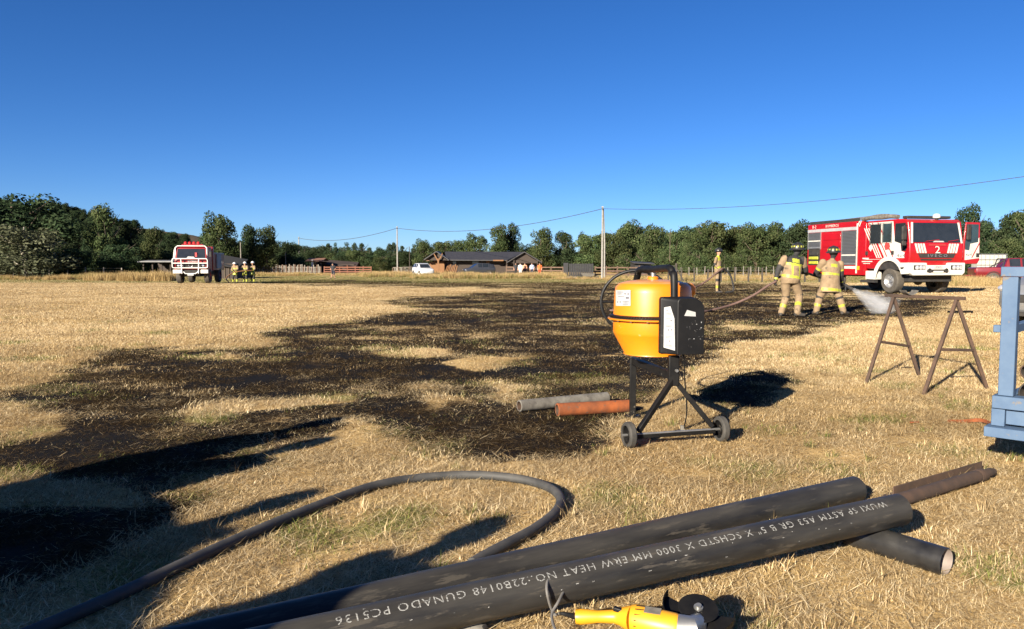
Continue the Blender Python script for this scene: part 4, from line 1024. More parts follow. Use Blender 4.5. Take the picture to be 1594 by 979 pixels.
# ------------------------------------------------------------------ people
TAN = pm('turnout_tan', (0.25, 0.178, 0.105), (0.17, 0.118, 0.068), scale=7, rough=0.85, bump=.5, c3=(0.07, 0.052, 0.036), s3=5, f3=.6)
CHARC = pm('turnout_black', (0.014, 0.014, 0.015), (0.028, 0.026, 0.025), scale=9, rough=0.8, bump=.15)
HIVIS = pm('reflective_yellow', (0.38, 0.39, 0.035), (0.27, 0.28, 0.035), scale=14, rough=0.5)
SILVER = pm('reflective_silver', (0.55, 0.55, 0.5), (0.45, 0.45, 0.4), scale=12, rough=0.4)
SKIN = pm('skin', (0.45, 0.24, 0.16), (0.38, 0.2, 0.13), scale=9, rough=0.55)
BOOT = pm('boot_rubber', (0.015, 0.014, 0.013), (0.05, 0.042, 0.034), scale=9, rough=0.7)
HAIR = pm('dark_hair', (0.02, 0.014, 0.01), (0.035, 0.025, 0.018), scale=30, rough=0.6)
def cloth(nm, c): return pm('cloth_' + nm, c, tuple(v * .78 for v in c), scale=8, rough=0.85, bump=.15)
def person(label, loc, J, rule, mats, voxel=.02, helmet=None, coat=False, bulk=0.0, group=None, feet=(1, 0), grip=True, face=(0, -1), hair=True):
    """J: joints in metres relative to the feet point, x right, y away, z up. rule(kind, t, p) -> material index"""
    J = {k: Vector(v) for k, v in J.items()}; loc = Vector(loc)
    t = thing('person', label, 'person', loc, 0, group)
    b = MB(); bones = []
    def limb(kind, pts, rs):
        for i in range(len(pts) - 1):
            b.tube([pts[i], pts[i] + (pts[i + 1] - pts[i]) * .5, pts[i + 1]], [rs[i], (rs[i] + rs[i + 1]) * .5, rs[i + 1]], 14)
            bones.append((kind, pts[i], pts[i + 1], rs[i], rs[i + 1], i))
        for i, p in enumerate(pts): b.ball(p, rs[i] * 1.0, 12, 8)
    sh = (J['shr'] - J['shl']); wdir = sh.normalized()
    pel = (J['hipl'] + J['hipr']) / 2; chest = (J['shl'] + J['shr']) / 2
    axis = (chest - pel).normalized(); ddir = wdir.cross(axis).normalized()
    hw = sh.length / 2
    hem = pel - axis * (.2 if coat else .06)
    hd_ = (J['hipr'] - J['hipl']).normalized()
    rings = [(chest + axis * .09, .07, .065), (chest + axis * .055, hw * .62, .09), (chest + axis * .01, hw * .98, .115), (chest - axis * .12, hw * 1.0, .14), (chest * .45 + pel * .55, hw * .92 + .01 * coat + bulk, .145 + bulk), (pel + axis * .03, hw * .92 + .03 * coat + bulk, .16 + bulk)]
    rings.append((hem, hw * .95 + .05 * coat, .155 + .03 * coat))
    V = []; n = 18
    for k, (c, w, d) in enumerate(rings):
        wd = wdir if k < 4 else (wdir * .5 + hd_ * .5).normalized()
        for j in range(n):
            q = 2 * math.pi * j / n; V.append(c + wd * math.cos(q) * w + ddir * math.sin(q) * d)
    F = [(k * n + j, k * n + (j + 1) % n, (k + 1) * n + (j + 1) % n, (k + 1) * n + j) for k in range(len(rings) - 1) for j in range(n)]
    F += [tuple(range(n)), tuple((len(rings) - 1) * n + j for j in range(n))[::-1]]
    b.add(V, F)
    tb_ = .026 if coat else bulk
    for s in 'lr':
        limb('arm', [J['sh' + s], J['el' + s], J['ha' + s]], [.07 + tb_, .053 + tb_ * .7, .04 + tb_ * .5])
        limb('leg', [J['hip' + s], J['kn' + s], J['an' + s]], [.095 + tb_, .068 + tb_, .052 + tb_])
        hd2 = (J['ha' + s] - J['el' + s]).normalized(); sd_ = hd2.cross(Vector((0, 0, 1))); sd_ = sd_.normalized() if sd_.length > .1 else Vector((1, 0, 0)); nn = sd_.cross(hd2)
        pc = J['ha' + s] + hd2 * .06
        b.tube([J['ha' + s], pc, pc + hd2 * .035], [.036, .043, .035], 10); bones.append(('hand', J['ha' + s], pc + hd2 * .1, .05, .05, 0))
        for f in range(4):
            base = pc + hd2 * .03 + sd_ * (f - 1.5) * .02; L = (.034, .04, .037, .028)[f]
            b.tube([base, base + hd2 * L - nn * .012, base + hd2 * L * .9 - nn * .045, base + hd2 * .004 - nn * .058], [.0105, .010, .0095, .009], 7)
        th = J['ha' + s] + hd2 * .03 + sd_ * .035
        b.tube([th, th + sd_ * .018 + hd2 * .025 - nn * .02, th + hd2 * .04 - nn * .045], [.013, .012, .010], 7)
        fd = Vector((feet[0], feet[1], 0)) if not isinstance(feet, dict) else Vector((*feet[s], 0)); fd.normalize()
        a = J['an' + s]
        b.tube([a + Vector((0, 0, .0)), Vector((a.x, a.y, loc.z * 0 + a.z - .04)) + fd * .02, a + fd * .1 + Vector((0, 0, -.055)), a + fd * .19 + Vector((0, 0, -.06))], [.056 + tb_ * .4, .058, .05, .036], 12)
        b.ball(a - fd * .035 + Vector((0, 0, -.05)), .046, 10, 6); bones.append(('foot', a + Vector((0, 0, -.05)) - fd * .05, a + fd * .2 + Vector((0, 0, -.06)), .06, .04, 0))
    limb('neck', [chest + axis * .05, J['head'] - Vector((0, 0, .06))], [.06, .055])
    fv = Vector((face[0], face[1], 0)).normalized(); rv = Vector((-fv.y, fv.x, 0))
    hc_ = J['head']
    b.ball(hc_, .1, 14, 10, (.95, .95, 1.18)); bones.append(('head', hc_ - Vector((0, 0, .06)), hc_ + Vector((0, 0, .06)), .1, .1, 0))
    b.ball(hc_ + fv * .03 - Vector((0, 0, .065)), .06, 10, 6)
    b.tube([hc_ + fv * .085 + Vector((0, 0, .02)), hc_ + fv * .118 - Vector((0, 0, .03))], [.01, .017], 8)
    for sg in (-1, 1): b.ball(hc_ + rv * .096 * sg - Vector((0, 0, .01)), .024, 8, 6, (.5, 1, 1.2))
    bones.append(('torso', chest + axis * .09, hem, hw * .8, hw * .8, 0))
    me = bpy.data.meshes.new('body_raw'); me.from_pydata([tuple(v) for v in b.v], [], b.f)
    bm = bmesh.new(); bm.from_mesh(me); bmesh.ops.recalc_face_normals(bm, faces=bm.faces); bm.to_mesh(me); bm.free()
    ob = bpy.data.objects.new('body', me); COL.objects.link(ob)
    md = ob.modifiers.new('r', 'REMESH'); md.mode = 'VOXEL'; md.voxel_size = voxel; md.use_smooth_shade = True
    ms = ob.modifiers.new('s', 'SMOOTH'); ms.factor = .5; ms.iterations = 2
    dg = bpy.context.evaluated_depsgraph_get(); me2 = bpy.data.meshes.new_from_object(ob.evaluated_get(dg))
    ob.modifiers.clear(); ob.data = me2; me2.materials.clear()
    for m in mats: me2.materials.append(m)
    nf = len(me2.polygons); C = np.empty(nf * 3, np.float32); me2.polygons.foreach_get('center', C); C = C.reshape(-1, 3)
    best = np.full(nf, 1e9); bi = np.zeros(nf, int); bt = np.zeros(nf)
    for i, (kd, p0, p1, r0, r1, sgm) in enumerate(bones):
        p0n, d = np.array(p0), np.array(p1 - p0); tt_ = np.clip(((C - p0n) @ d) / max(1e-9, d @ d), 0, 1)
        ds = np.linalg.norm(C - (p0n + tt_[:, None] * d), axis=1)
        if kd == 'torso':
            rel = C - p0n; un = np.array(wdir); dn_ = np.array(ddir); ax = np.array(axis)
            ds = np.sqrt(np.maximum(0, np.abs(rel @ un) - hw * .95) ** 2 + np.maximum(0, np.abs(rel @ dn_) - .14) ** 2) + np.maximum(0, (rel @ ax) - .02) - .012 + np.maximum(0, -(C - np.array(hem)) @ ax) * 2
        else: ds = ds - (r0 + (r1 - r0) * tt_)
        k = ds < best; best[k] = ds[k]; bi[k] = i; bt[k] = tt_[k]
    mi = np.zeros(nf, np.int32)
    for f in range(nf):
        kd, p0, p1, r0, r1, sgm = bones[bi[f]]; c = Vector(C[f])
        rel = c - chest
        mi[f] = rule(kd, bt[f], sgm, rel.dot(wdir), rel.dot(axis), rel.dot(ddir), c)
    me2.polygons.foreach_set('material_index', mi); me2.polygons.foreach_set('use_smooth', [True] * nf)
    ob.parent = t
    eb = MB()
    for sg in (-1, 1): eb.ball(hc_ + fv * .092 + rv * .034 * sg + Vector((0, 0, .022)), .011, 8, 6)
    e_ = eb.build('eyes', HAIR, t); e_['kind'] = 'stuff'
    if helmet is None and hair:
        hb = MB(); V = []; F = []; n = 16
        for i in range(7):
            q = math.pi * .56 * i / 6
            for j in range(n):
                w = 2 * math.pi * j / n; dv = rv * math.cos(w) + fv * math.sin(w)
                ex = .0 if math.sin(w) < .3 else -.25 * max(0, q - .9)
                V.append(hc_ + dv * math.sin(q + ex) * .107 * .97 + Vector((0, 0, math.cos(q + ex) * .128)))
        F = [(i * n + j, i * n + (j + 1) % n, (i + 1) * n + (j + 1) % n, (i + 1) * n + j) for i in range(6) for j in range(n)]
        hb.add(V, F).build('hair', HAIR, t)
    if helmet:
        hm, spots = helmet
        prof = [(.175, -.022), (.184, -.016), (.175, -.006), (.142, .012), (.138, .06), (.112, .108), (.06, .138), (.004, .145)]
        hb = MB(); o0 = hc_ + Vector((0, 0, .035)) + fv * -.01
        hb.lathe(prof, o0, (-fv * .12 + Vector((0, 0, 1))), 22); h_ = hb.build('helmet', hm, t)
        MB().lathe([(.02, .13), (.028, .142), (.02, .155), (.004, .158)], o0, (-fv * .12 + Vector((0, 0, 1))), 10).build('helmet_crest', hm, h_)
        if spots:
            for j in range(10):
                w = 2 * math.pi * j / 10; dv = rv * math.cos(w) + fv * math.sin(w); c = o0 + dv * .134 + Vector((0, 0, .046)); u_ = Vector((-dv.y, dv.x, 0))
                MB().box(c, (.016, .045, .05), Matrix((dv, u_, Vector((0, 0, 1)))).transposed()).build('reflective_patch', HIVIS, h_, bevel=.006)
    return t
FM = [TAN, CHARC, HIVIS, SKIN, BOOT, SILVER]
def ff_rule(long=False, back=True, yoke=True, tt1=(.55, .8)):
    def f(kd, t, sg, u, a, d, c):
        if kd == 'head': return 1
        if kd == 'neck': return 1
        if kd == 'hand': return 1
        if kd == 'foot': return 4
        if kd == 'arm':
            if sg == 1:
                if t > .78: return 2 if t < .95 else 1
                return 1 if t < .55 else 1
            return 1 if (t > .62) else (2 if (.44 < t < .6 and long) else 0)
        if kd == 'leg':
            if sg == 1:
                if .5 < t < .68: return 2
                if t < .08: return 1
            if sg == 0 and t > .9: return 1
            return 0
        # torso
        if back and yoke:
            if a > -.03 and abs(u) < .1 and d < 0 and a > -.09 and a < -.0: pass
            if abs(u) < .095 and -.085 < a < .01: return 2
            if a > -.10: return 1
            if -.155 < a < -.10: return 2
            if -.46 < a < -.395: return 2
            if .075 < abs(u) < .115 and a > -.46: return 2
            return 0
        if abs(u) < .09 and -.10 < a < -.02: return 2
        if -.30 < a < -.245: return 2
        if long and -.70 < a < -.635: return 2
        return 0
    return f
B1 = PG(1229, 493)
ROOTS = {}
HELM = pm('black_helmet', (0.014, 0.014, 0.014), (0.03, 0.028, 0.025), scale=9, rough=.35)
person('firefighter in tan gear seen from behind, walking and pulling the hose', B1, dict(head=(.2, .12, 1.61), shl=(-.15, .0, 1.40), shr=(.31, .08, 1.37), ell=(-.30, .0, 1.13), elr=(.42, .16, 1.12), hal=(-.365, -.03, .89), har=(.52, .38, 1.06), hipl=(-.11, 0, .86), hipr=(.11, .02, .86), knl=(-.06, .1, .48), knr=(.27, .12, .52), anl=(-.19, .04, .10), anr=(.1, -.22, .12)),
       ff_rule(), FM, voxel=.015, helmet=(HELM, True), coat=False, bulk=.024, feet={'l': (.5, .8), 'r': (.95, -.1)}, face=(.55, .8))
B2 = PG(1291, 490)
person('firefighter in tan gear with feet apart, aiming the spraying nozzle', B2, dict(head=(.09, .06, 1.55), shl=(-.19, .02, 1.31), shr=(.28, .1, 1.27), ell=(-.28, .22, 1.03), elr=(.33, .16, 1.01), hal=(.18, .40, .86), har=(.42, .32, .82), hipl=(-.12, 0, .76), hipr=(.12, .02, .76), knl=(-.24, .05, .43), knr=(.24, .0, .43), anl=(-.33, .0, .10), anr=(.33, -.04, .10)),
       ff_rule(long=True, yoke=False), FM, voxel=.015, helmet=(HELM, True), coat=True, feet={'l': (-.3, .9), 'r': (.9, .4)}, face=(.7, .7))
B3 = PG(1117, 456)
def f3_rule(kd, t, sg, u, a, d, c):
    if kd in ('head',): return 3
    if kd in ('neck', 'hand'): return 1
    if kd == 'foot': return 4
    if kd == 'arm': return 1 if (sg == 0 and t > .75) or (sg == 1 and t < .12) else (2 if sg == 1 and .5 < t < .75 else 0)
    if kd == 'leg': return 2 if sg == 1 and .45 < t < .72 else (1 if sg == 0 and .75 < t else 0)
    return 2 if a > -.09 or -.42 < a < -.34 else 0
person('lone firefighter in tan gear standing sideways, holding a hose loop', B3, dict(head=(.02, 0, 1.72), shl=(-.12, -.14, 1.46), shr=(.1, .17, 1.46), ell=(-.2, -.2, 1.18), elr=(.16, .22, 1.18), hal=(.03, -.26, 1.0), har=(.2, .0, .98), hipl=(-.05, -.09, .9), hipr=(.05, .09, .9), knl=(-.05, -.1, .5), knr=(.06, .1, .5), anl=(-.06, -.11, .1), anr=(.06, .1, .1)),
       f3_rule, FM, voxel=.022, helmet=(HELM, False), coat=False, feet=(.6, -.6), face=(.4, -.85))
# far group by the white fronted truck
WH = pm('white_helmet', (0.6, 0.6, 0.58), (0.54, 0.54, 0.5), scale=6, rough=.35)
def ffar(kd, t, sg, u, a, d, c):
    if kd == 'head': return 3
    if kd in ('neck', 'hand'): return 1
    if kd == 'foot': return 2
    if kd == 'arm': return 2 if sg == 1 and t > .6 else 0
    if kd == 'leg': return (2 if sg == 1 and t > .55 else 1)
    return 2 if -.2 < a < -.14 or a < -.42 else 0
far_j = dict(head=(0, 0, 1.62), shl=(-.2, 0, 1.38), shr=(.2, 0, 1.38), ell=(-.27, -.1, 1.12), elr=(.27, -.12, 1.12), hal=(-.12, -.3, 1.0), har=(.12, -.32, 1.02), hipl=(-.1, 0, .84), hipr=(.1, 0, .84), knl=(-.11, -.02, .47), knr=(.12, -.02, .47), anl=(-.13, 0, .1), anr=(.14, 0, .1))
for px, dep, lb in ((367, 67, 'firefighter with white helmet nearest the white fronted truck, holding a hose'), (382, 67.5, 'middle one of three firefighters with white helmets'), (393.5, 68, 'firefighter with white helmet farthest from the white fronted truck')):
    x = (px - CX) / FPX * dep; person(lb, (x, dep, g(x, dep)), dict(far_j, **({'head': (-.05, -.06, 1.56), 'knl': (-.16, -.1, .47), 'anl': (-.22, .05, .1)} if px < 370 else {'hal': (-.3, -.2, .9), 'head': (.04, -.02, 1.66)} if px > 390 else {})), ffar, FM, voxel=.035, helmet=(WH, False), coat=True, feet=(.2, -1), face=(.2, -1))
def plain_rule(kd, t, sg, u, a, d, c):
    if kd in ('head', 'neck', 'hand'): return 2
    if kd == 'foot': return 3
    if kd == 'arm': return 0 if sg == 0 else 2
    if kd == 'leg': return 1 if (sg == 0) else 4
    return 0 if a > -.46 else 1
stand = dict(head=(0, 0, 1.6), shl=(-.2, 0, 1.38), shr=(.2, 0, 1.38), ell=(-.27, .02, 1.1), elr=(.27, .02, 1.1), hal=(-.25, -.08, .86), har=(.25, -.08, .86), hipl=(-.1, 0, .88), hipr=(.1, 0, .88), knl=(-.1, 0, .49), knr=(.1, .0, .49), anl=(-.11, .02, .1), anr=(.11, .02, .1))
walk = dict(stand, knl=(-.12, .15, .5), anl=(-.2, -.1, .13), knr=(.12, -.1, .5), anr=(.14, .12, .1), hal=(-.18, -.2, 1.0), har=(.2, -.2, 1.0), head=(-.03, -.05, 1.58))
dk, nv = cloth('dark', (.02, .02, .024)), cloth('navy', (.03, .035, .06))
def pl(px, d, lb, top, bot, J=stand, legs=None, face=(0, -1)):
    x = (px - CX) / FPX * d
    person(lb, (x, d, g(x, d)), J, plain_rule, [top, bot, SKIN, BOOT, legs or bot], voxel=.035, feet=face, face=face)
pl(519, 82, 'person in dark clothes and shorts walking alone across the field', dk, nv, walk, SKIN)
pl(803, 98, 'person in dark clothes at the left of the onlookers by the house', dk, dk, stand, None, (.3, -1))
pl(810, 97, 'person in a white top among the onlookers by the house', cloth('white', (.7, .7, .68)), cloth('white2', (.6, .6, .58)), stand, None, (-.2, -1))
pl(817, 98, 'person in a peach coloured top among the onlookers by the house', cloth('peach', (.6, .27, .16)), nv, stand, None, (.4, -1))
pl(828, 97, 'person in a pale blue shirt and dark shorts among the onlookers', cloth('pale_blue', (.33, .4, .55)), nv, stand, SKIN, (-.5, -1))
pl(840, 97, 'person in a bright orange shirt at the right of the onlookers', cloth('orange', (.75, .13, .03)), cloth('orange2', (.5, .1, .04)), stand, None, (-.3, -1))

# hoses of the firefighters and the spray
HOSE = pm('fire_hose', (0.115, 0.066, 0.052), (0.08, 0.048, 0.04), scale=12, rough=.8)
def loc(b, v): return Vector(b) + Vector(v)
d1 = B1.y
hpts = [PG(1020, 500) + Vector((-.6, 3.2, .04)), PG(1085, 487) + Vector((0, 0, .04)), PG(1110, 485) + Vector((0, 0, .05)), PD(1140, 474, d1 + .4), PD(1170, 461, d1 + .2), PD(1195, 445, d1), loc(B1, (-.37, -.06, .86)), loc(B1, (-.2, .25, .95)), loc(B1, (.2, .42, 1.02)), loc(B1, (.52, .44, 1.05)), loc(B2, (-.3, .42, 1.0)), loc(B2, (.1, .5, .88)), loc(B2, (.42, .42, .78)), loc(B2, (.52, .42, .76))]
hs_ = thing('fire_hose', 'reddish brown fire hose carried by the two near firefighters', 'hose', (0, 0, 0))
MB().tube(smooth_path(hpts, 8), .03, 12).build('hose_wall', HOSE, hs_)
n0 = loc(B2, (.52, .42, .76)); nz_dir = (PG(1390, 487) - n0).normalized()
nzl = thing('hose_nozzle', 'black nozzle in the hands of the firefighter with feet apart', 'nozzle', n0)
MB().tube([Vector((0, 0, 0)), nz_dir * .05, nz_dir * .12, nz_dir * .2, nz_dir * .24], [.03, .04, .034, .05, .052], 14).build('barrel', CHARC, nzl)
MB().tube([nz_dir * .06, nz_dir * .05 + Vector((0, 0, -.13))], [.018, .02], 8).build('grip', CHARC, nzl)
pts3 = [PG(1050, 462) + Vector((0, 0, .04)), PD(1085, 446, B3.y), PD(1104, 434, B3.y), loc(B3, (.02, -.3, .98)), loc(B3, (.25, -.1, 1.0)), loc(B3, (.5, 0, .78)), loc(B3, (.64, 0, .4)), loc(B3, (.66, 0, .1)), loc(B3, (.5, -.1, .05)), loc(B3, (.3, -.15, .04))]
h3 = thing('fire_hose', 'hose looped through the arms of the lone standing firefighter', 'hose', (0, 0, 0))
sp3 = smooth_path(pts3, 8); MB().tube(sp3[:32], .04, 10).build('hose_wall', HOSE, h3); MB().tube(sp3[30:], .042, 10).build('hose_end', CHARC, h3)
xl = (342 - CX) / FPX * 58
hpl = [Vector((xl, 60, g(xl, 60) + .05)), PD(352, 433, 65), PD(362, 425, 66.5), PD(368, 423, 66.7), PD(382, 421.5, 67.2), PD(392, 421, 67.6)]
tag(MB().tube(smooth_path(hpl, 6), .045, 8).build('fire_hose', pm('hose_tan', (.3, .14, .06), (.22, .1, .045), scale=10, rough=.8)), 'tan fire hose leading from the white fronted truck to three firefighters', 'hose')
# spray: a fan of fine drops
spray = thing('water_spray', 'white fan of water spraying from the nozzle onto burnt ground', 'water', n0)
spray['kind'] = 'stuff'
sm = bpy.data.materials.new('spray_mist'); sm.use_nodes = True; n = sm.node_tree.nodes; l = sm.node_tree.links; n.remove(n['Principled BSDF'])
pv = n.new('ShaderNodeVolumePrincipled'); pv.inputs['Color'].default_value = (.98, .99, 1, 1); pv.inputs['Anisotropy'].default_value = 0.0
end = PG(1392, 488); dv = end - (n0 + nz_dir * .24); L = dv.length; s0 = nz_dir * .24
tc = n.new('ShaderNodeTexCoord'); nz = n.new('ShaderNodeTexNoise'); nz.inputs['Scale'].default_value = 4.5; nz.inputs['Detail'].default_value = 3; nz.inputs['Roughness'].default_value = .7
mpv = n.new('ShaderNodeMapping'); mpv.inputs['Scale'].default_value = (.35, 1, 1); l.new(tc.outputs['Object'], mpv.inputs[0]); l.new(mpv.outputs[0], nz.inputs['Vector'])
def vm(op, a, b_=None, c_=None, cl=False):
    q = n.new('ShaderNodeMath'); q.operation = op; q.use_clamp = cl
    for i_, s_ in enumerate((a, b_, c_)):
        if s_ is None: continue
        if isinstance(s_, (int, float)): q.inputs[i_].default_value = s_
        else: l.new(s_, q.inputs[i_])
    return q.outputs[0]
sx_ = n.new('ShaderNodeSeparateXYZ'); l.new(tc.outputs['Object'], sx_.inputs[0])
rad_ = vm('SQRT', vm('ADD', vm('POWER', sx_.outputs[1], 2), vm('POWER', sx_.outputs[2], 2)))
Rx = vm('MULTIPLY_ADD', sx_.outputs[0], .47 / L, .035)
fall = vm('POWER', vm('SUBTRACT', 1.0, vm('DIVIDE', rad_, Rx), cl=True), .8)
endf = vm('MULTIPLY', vm('SUBTRACT', 1.0, vm('DIVIDE', sx_.outputs[0], L), cl=True), 4.0, cl=True)
nn_ = vm('MULTIPLY', vm('SUBTRACT', nz.outputs[0], .24, cl=True), 2.6)
dens = vm('MULTIPLY', vm('MULTIPLY', fall, endf), nn_)
thin = vm('DIVIDE', 6.0, vm('MULTIPLY_ADD', sx_.outputs[0], 1.6, .5))
l.new(vm('MULTIPLY', dens, thin), pv.inputs['Density']); l.new(pv.outputs[0], n['Material Output'].inputs['Volume'])
mist = MB().tube([(0, 0, 0), (L * .3, 0, 0), (L * .6, 0, 0), (L, 0, 0)], [.036, .036 + .3 * .47, .036 + .6 * .47, .036 + .47], 20).build('mist', sm, spray)
mist.location = s0; mist.rotation_euler = dv.to_track_quat('X', 'Z').to_euler()
DROP = pm('water_drops', (.8, .85, .9), (.7, .78, .85), scale=4, rough=.15)
b = MB(); rr = random.Random(8); sdv_ = dv.cross(Vector((0, 0, 1))).normalized(); upv = sdv_.cross(dv).normalized()
for i in range(140):
    t_ = rr.random() ** .8; q = rr.random() * 6.28; r_ = (.03 + .42 * t_) * math.sqrt(rr.random()) * 1.1
    c = s0 + dv * t_ * .97 + (sdv_ * math.cos(q) + upv * math.sin(q)) * r_; ln = .015 + .035 * rr.random(); w = .001 + .0012 * rr.random()
    d_ = dv.normalized() * ln
    if (n0 + c).z < .02: continue
    b.add([c - d_, c + sdv_ * w, c + upv * w, c - sdv_ * w, c - upv * w, c + d_], [(0, 1, 2), (0, 2, 3), (0, 3, 4), (0, 4, 1), (5, 2, 1), (5, 3, 2), (5, 4, 3), (5, 1, 4)])
dr_ = b.build('droplets', DROP, spray, fix=False); dr_['kind'] = 'stuff'
# ------------------------------------------------------------------ vehicles
RED = pm('engine_red', (0.34, 0.0045, 0.010), (0.28, 0.004, 0.008), scale=2, rough=0.32, coat=0.4, c3=(.26, .05, .035), s3=5, f3=.64)
WHITEV = pm('vehicle_white', (0.56, 0.55, 0.5), (0.46, 0.44, 0.39), scale=2.5, rough=0.4, coat=.2)
GLASS = pm('vehicle_glass', (0.012, 0.016, 0.02), (0.02, 0.024, 0.03), scale=1.5, rough=0.05, spec=.6)
GLASS2 = pm('tinted_glass', (0.03, 0.05, 0.06), (0.02, 0.03, 0.035), scale=1.5, rough=0.05, spec=.7)
DARKU = pm('underbody', (0.012, 0.012, 0.012), (0.03, 0.027, 0.024), scale=5, rough=0.8)
SHUT = pm('shutter_grey', (0.115, 0.12, 0.13), (0.1, 0.105, 0.113), scale=3, rough=0.4, metal=.4)
ALU = pm('aluminium', (0.42, 0.42, 0.42), (0.32, 0.32, 0.33), scale=5, rough=0.35, metal=.7)
LAMP = pm('lamp_lens', (0.75, 0.76, 0.78), (0.45, 0.46, 0.48), scale=16, rough=0.1, metal=.5)
AMBER = pm('amber_lens', (0.8, 0.32, 0.03), (0.7, 0.25, 0.02), scale=6, rough=0.25)
GREYSTRIPE = pm('grey_band', (0.33, 0.33, 0.34), (0.28, 0.28, 0.29), scale=5, rough=.4)
TARP = pm('rolled_tarp', (0.16, 0.145, 0.12), (0.07, 0.062, 0.055), scale=9, rough=.9, bump=.4)

def wheel(parent, c, r, w, sub_rim=WHITEV, side=-1, hub=True):
    c = Vector(c)
    t = MB().lathe([(r * .56, -w / 2), (r * .9, -w / 2), (r * .985, -w * .38), (r, -w * .25), (r, w * .25), (r * .985, w * .38), (r * .9, w / 2), (r * .56, w / 2)], c, (0, 1, 0), 36, closed=True).build('wheel', TYRE, parent)
    s = side
    MB().lathe([(.0, s * w * .30), (r * .16, s * w * .32), (r * .2, s * w * .1), (r * .38, s * w * .06), (r * .42, s * w * .2), (r * .56, s * w * .46), (r * .585, s * w * .49), (r * .57, s * w * .1), (0, s * w * .02)], c, (0, 1, 0), 30).build('rim', sub_rim, t)
    b = MB()
    for k in range(10):
        q = 2 * math.pi * k / 10; b.cyl(c + Vector((math.cos(q) * r * .29, s * w * .06, math.sin(q) * r * .29)), c + Vector((math.cos(q) * r * .29, s * w * .15, math.sin(q) * r * .29)), r * .028, n=6)
    x = b.build('wheel_nut', STEEL, t); x['kind'] = 'stuff'
    return t
def arc(cx, cz, r, a0, a1, k=12): return [(cx + r * math.cos(R(a0 + (a1 - a0) * i / k)), cz + r * math.sin(R(a0 + (a1 - a0) * i / k))) for i in range(k + 1)]

# --- big fire engine. local x forward, y left, z up; front face at x = 0
fh = Vector((0.205, -0.979, 0)).normalized(); frt = Vector((-fh.y, fh.x, 0))            # frt: the engine's left
if frt.x < 0: pass
FC = Vector((15.95, 31.0, 0)); Cn = FC + frt * 1.25
fe = thing('fire_engine', 'large red and white crew cab fire engine with its driver door open', 'fire truck', (Cn.x, Cn.y, g(Cn.x, Cn.y)), math.atan2(fh.y, fh.x))
HW = 1.25
def fx(poly, y0, y1, name, mat, parent=None, bevel=.0, sharp=30):      # prism across the engine
    return MB().prism(poly, lambda u, v: Vector((-u, y0, v)), (0, y1 - y0, 0)).build(name, mat, parent or fe, bevel=bevel, ang=sharp)
def side(poly, name, mat, parent=None, off=.004, th=.006, bevel=0):    # plate on the side that faces left in the picture (right side, y = -HW)
    return MB().prism(poly, lambda u, v: Vector((-u, -HW - off, v)), (0, -th, 0)).build(name, mat, parent or fe, bevel=bevel)
WX = 1.18; WRr = .53
cabp = [(.06, 1.25), (.0, 1.55), (.03, 2.05), (.17, 2.93), (.32, 3.03), (.8, 3.06), (2.62, 3.06), (2.66, 3.0), (2.66, 1.0)] + [(WX + .72, 1.0)] + arc(WX, .55, .80, 35, 145)[0:] + [(.48, 1.0), (.3, 1.0), (.1, 1.1)]
fx(cabp, -HW, HW, 'cab', RED, bevel=.035)
# front
def ff(poly, name, mat, x=0.0, th=.012, parent=None, bevel=0):         # plate on the front; poly in (y to picture right, z); the face leans back above the waist
    def f(u, v):
        base = -.03 * (v - 1.55) / .5 if v < 2.05 else -.03 - .14 * (v - 2.05) / .88
        base = -.06 * (1.55 - v) / .3 if v < 1.55 else base
        return Vector((base + x, u, v))
    return MB().prism(poly, f, (th, 0, 0)).build(name, mat, parent or fe, bevel=bevel)
ws = ff([(-1.12, 2.09), (1.12, 2.09), (1.04, 2.88), (-1.04, 2.88)], 'windshield', GLASS, .004)
ff([(-1.2, 2.06), (-1.12, 2.06), (-1.04, 2.9), (-1.12, 2.9)], 'windshield_pillar', WHITEV, .006, .02); ff([(1.2, 2.06), (1.12, 2.06), (1.04, 2.9), (1.12, 2.9)], 'windshield_pillar', WHITEV, .006, .02)
for y0, y1, z in ((-.55, .1, 2.13), (.5, 1.0, 2.13)): MB().bar((.02, y0, z), (-.02, y1, z + .07), .02, .02).build('wiper', RED, fe)
ff([(-.18, 2.10), (.35, 2.10), (.3, 2.15), (-.12, 2.16)], 'papers_on_dash', STICK, .018, .004, ws)
for y in (-.95, -.82, -.7, -.58): ff([(y + .02, 1.66), (y + .1, 1.66), (y + .0, 2.04), (y - .08, 2.04)], 'white_stripe', WHITEV, .006)
for y in (.95, .82, .7, .58): ff([(y - .02, 1.66), (y - .1, 1.66), (y - .0, 2.04), (y + .08, 2.04)], 'white_stripe', WHITEV, .006)
def front_text(s, size, yc, zc, mat, sp=1.0, name='lettering', xo=.03, sx=1.0):
    o_ = text_on(s, size, lambda u, v: Vector((-.03 * (zc + v - 1.55) / .5 + xo, yc + u, zc + v)), name, mat, fe, spacing=sp, sx=sx); o_['kind'] = 'stuff'; return o_
front_text('2', .42, .02, 1.80, WHITEV, sx=1.3)
gri = ff([(-.78, 1.47), (.78, 1.47), (.88, 1.64), (-.88, 1.64)], 'grille', DARKU, .008)
ff([(-.7, 1.36), (.7, 1.36), (.76, 1.43), (-.76, 1.43)], 'lower_grille', DARKU, .006)
ff([(-.4, 1.95), (.45, 1.95), (.4, 2.03), (-.36, 2.03)], 'faded_crest', pm('faded_print', (.25, .03, .03), (.35, .02, .02), scale=20, rough=.5), .007)
front_text('IVECO', .16, .02, 1.555, ALU, 1.5, sx=1.5, xo=.03)
bp = [(-.03, .86), (-.06, 1.0), (-.03, 1.27), (.3, 1.28), (.42, 1.16), (.5, 1.0), (.46, .8), (.1, .74)]
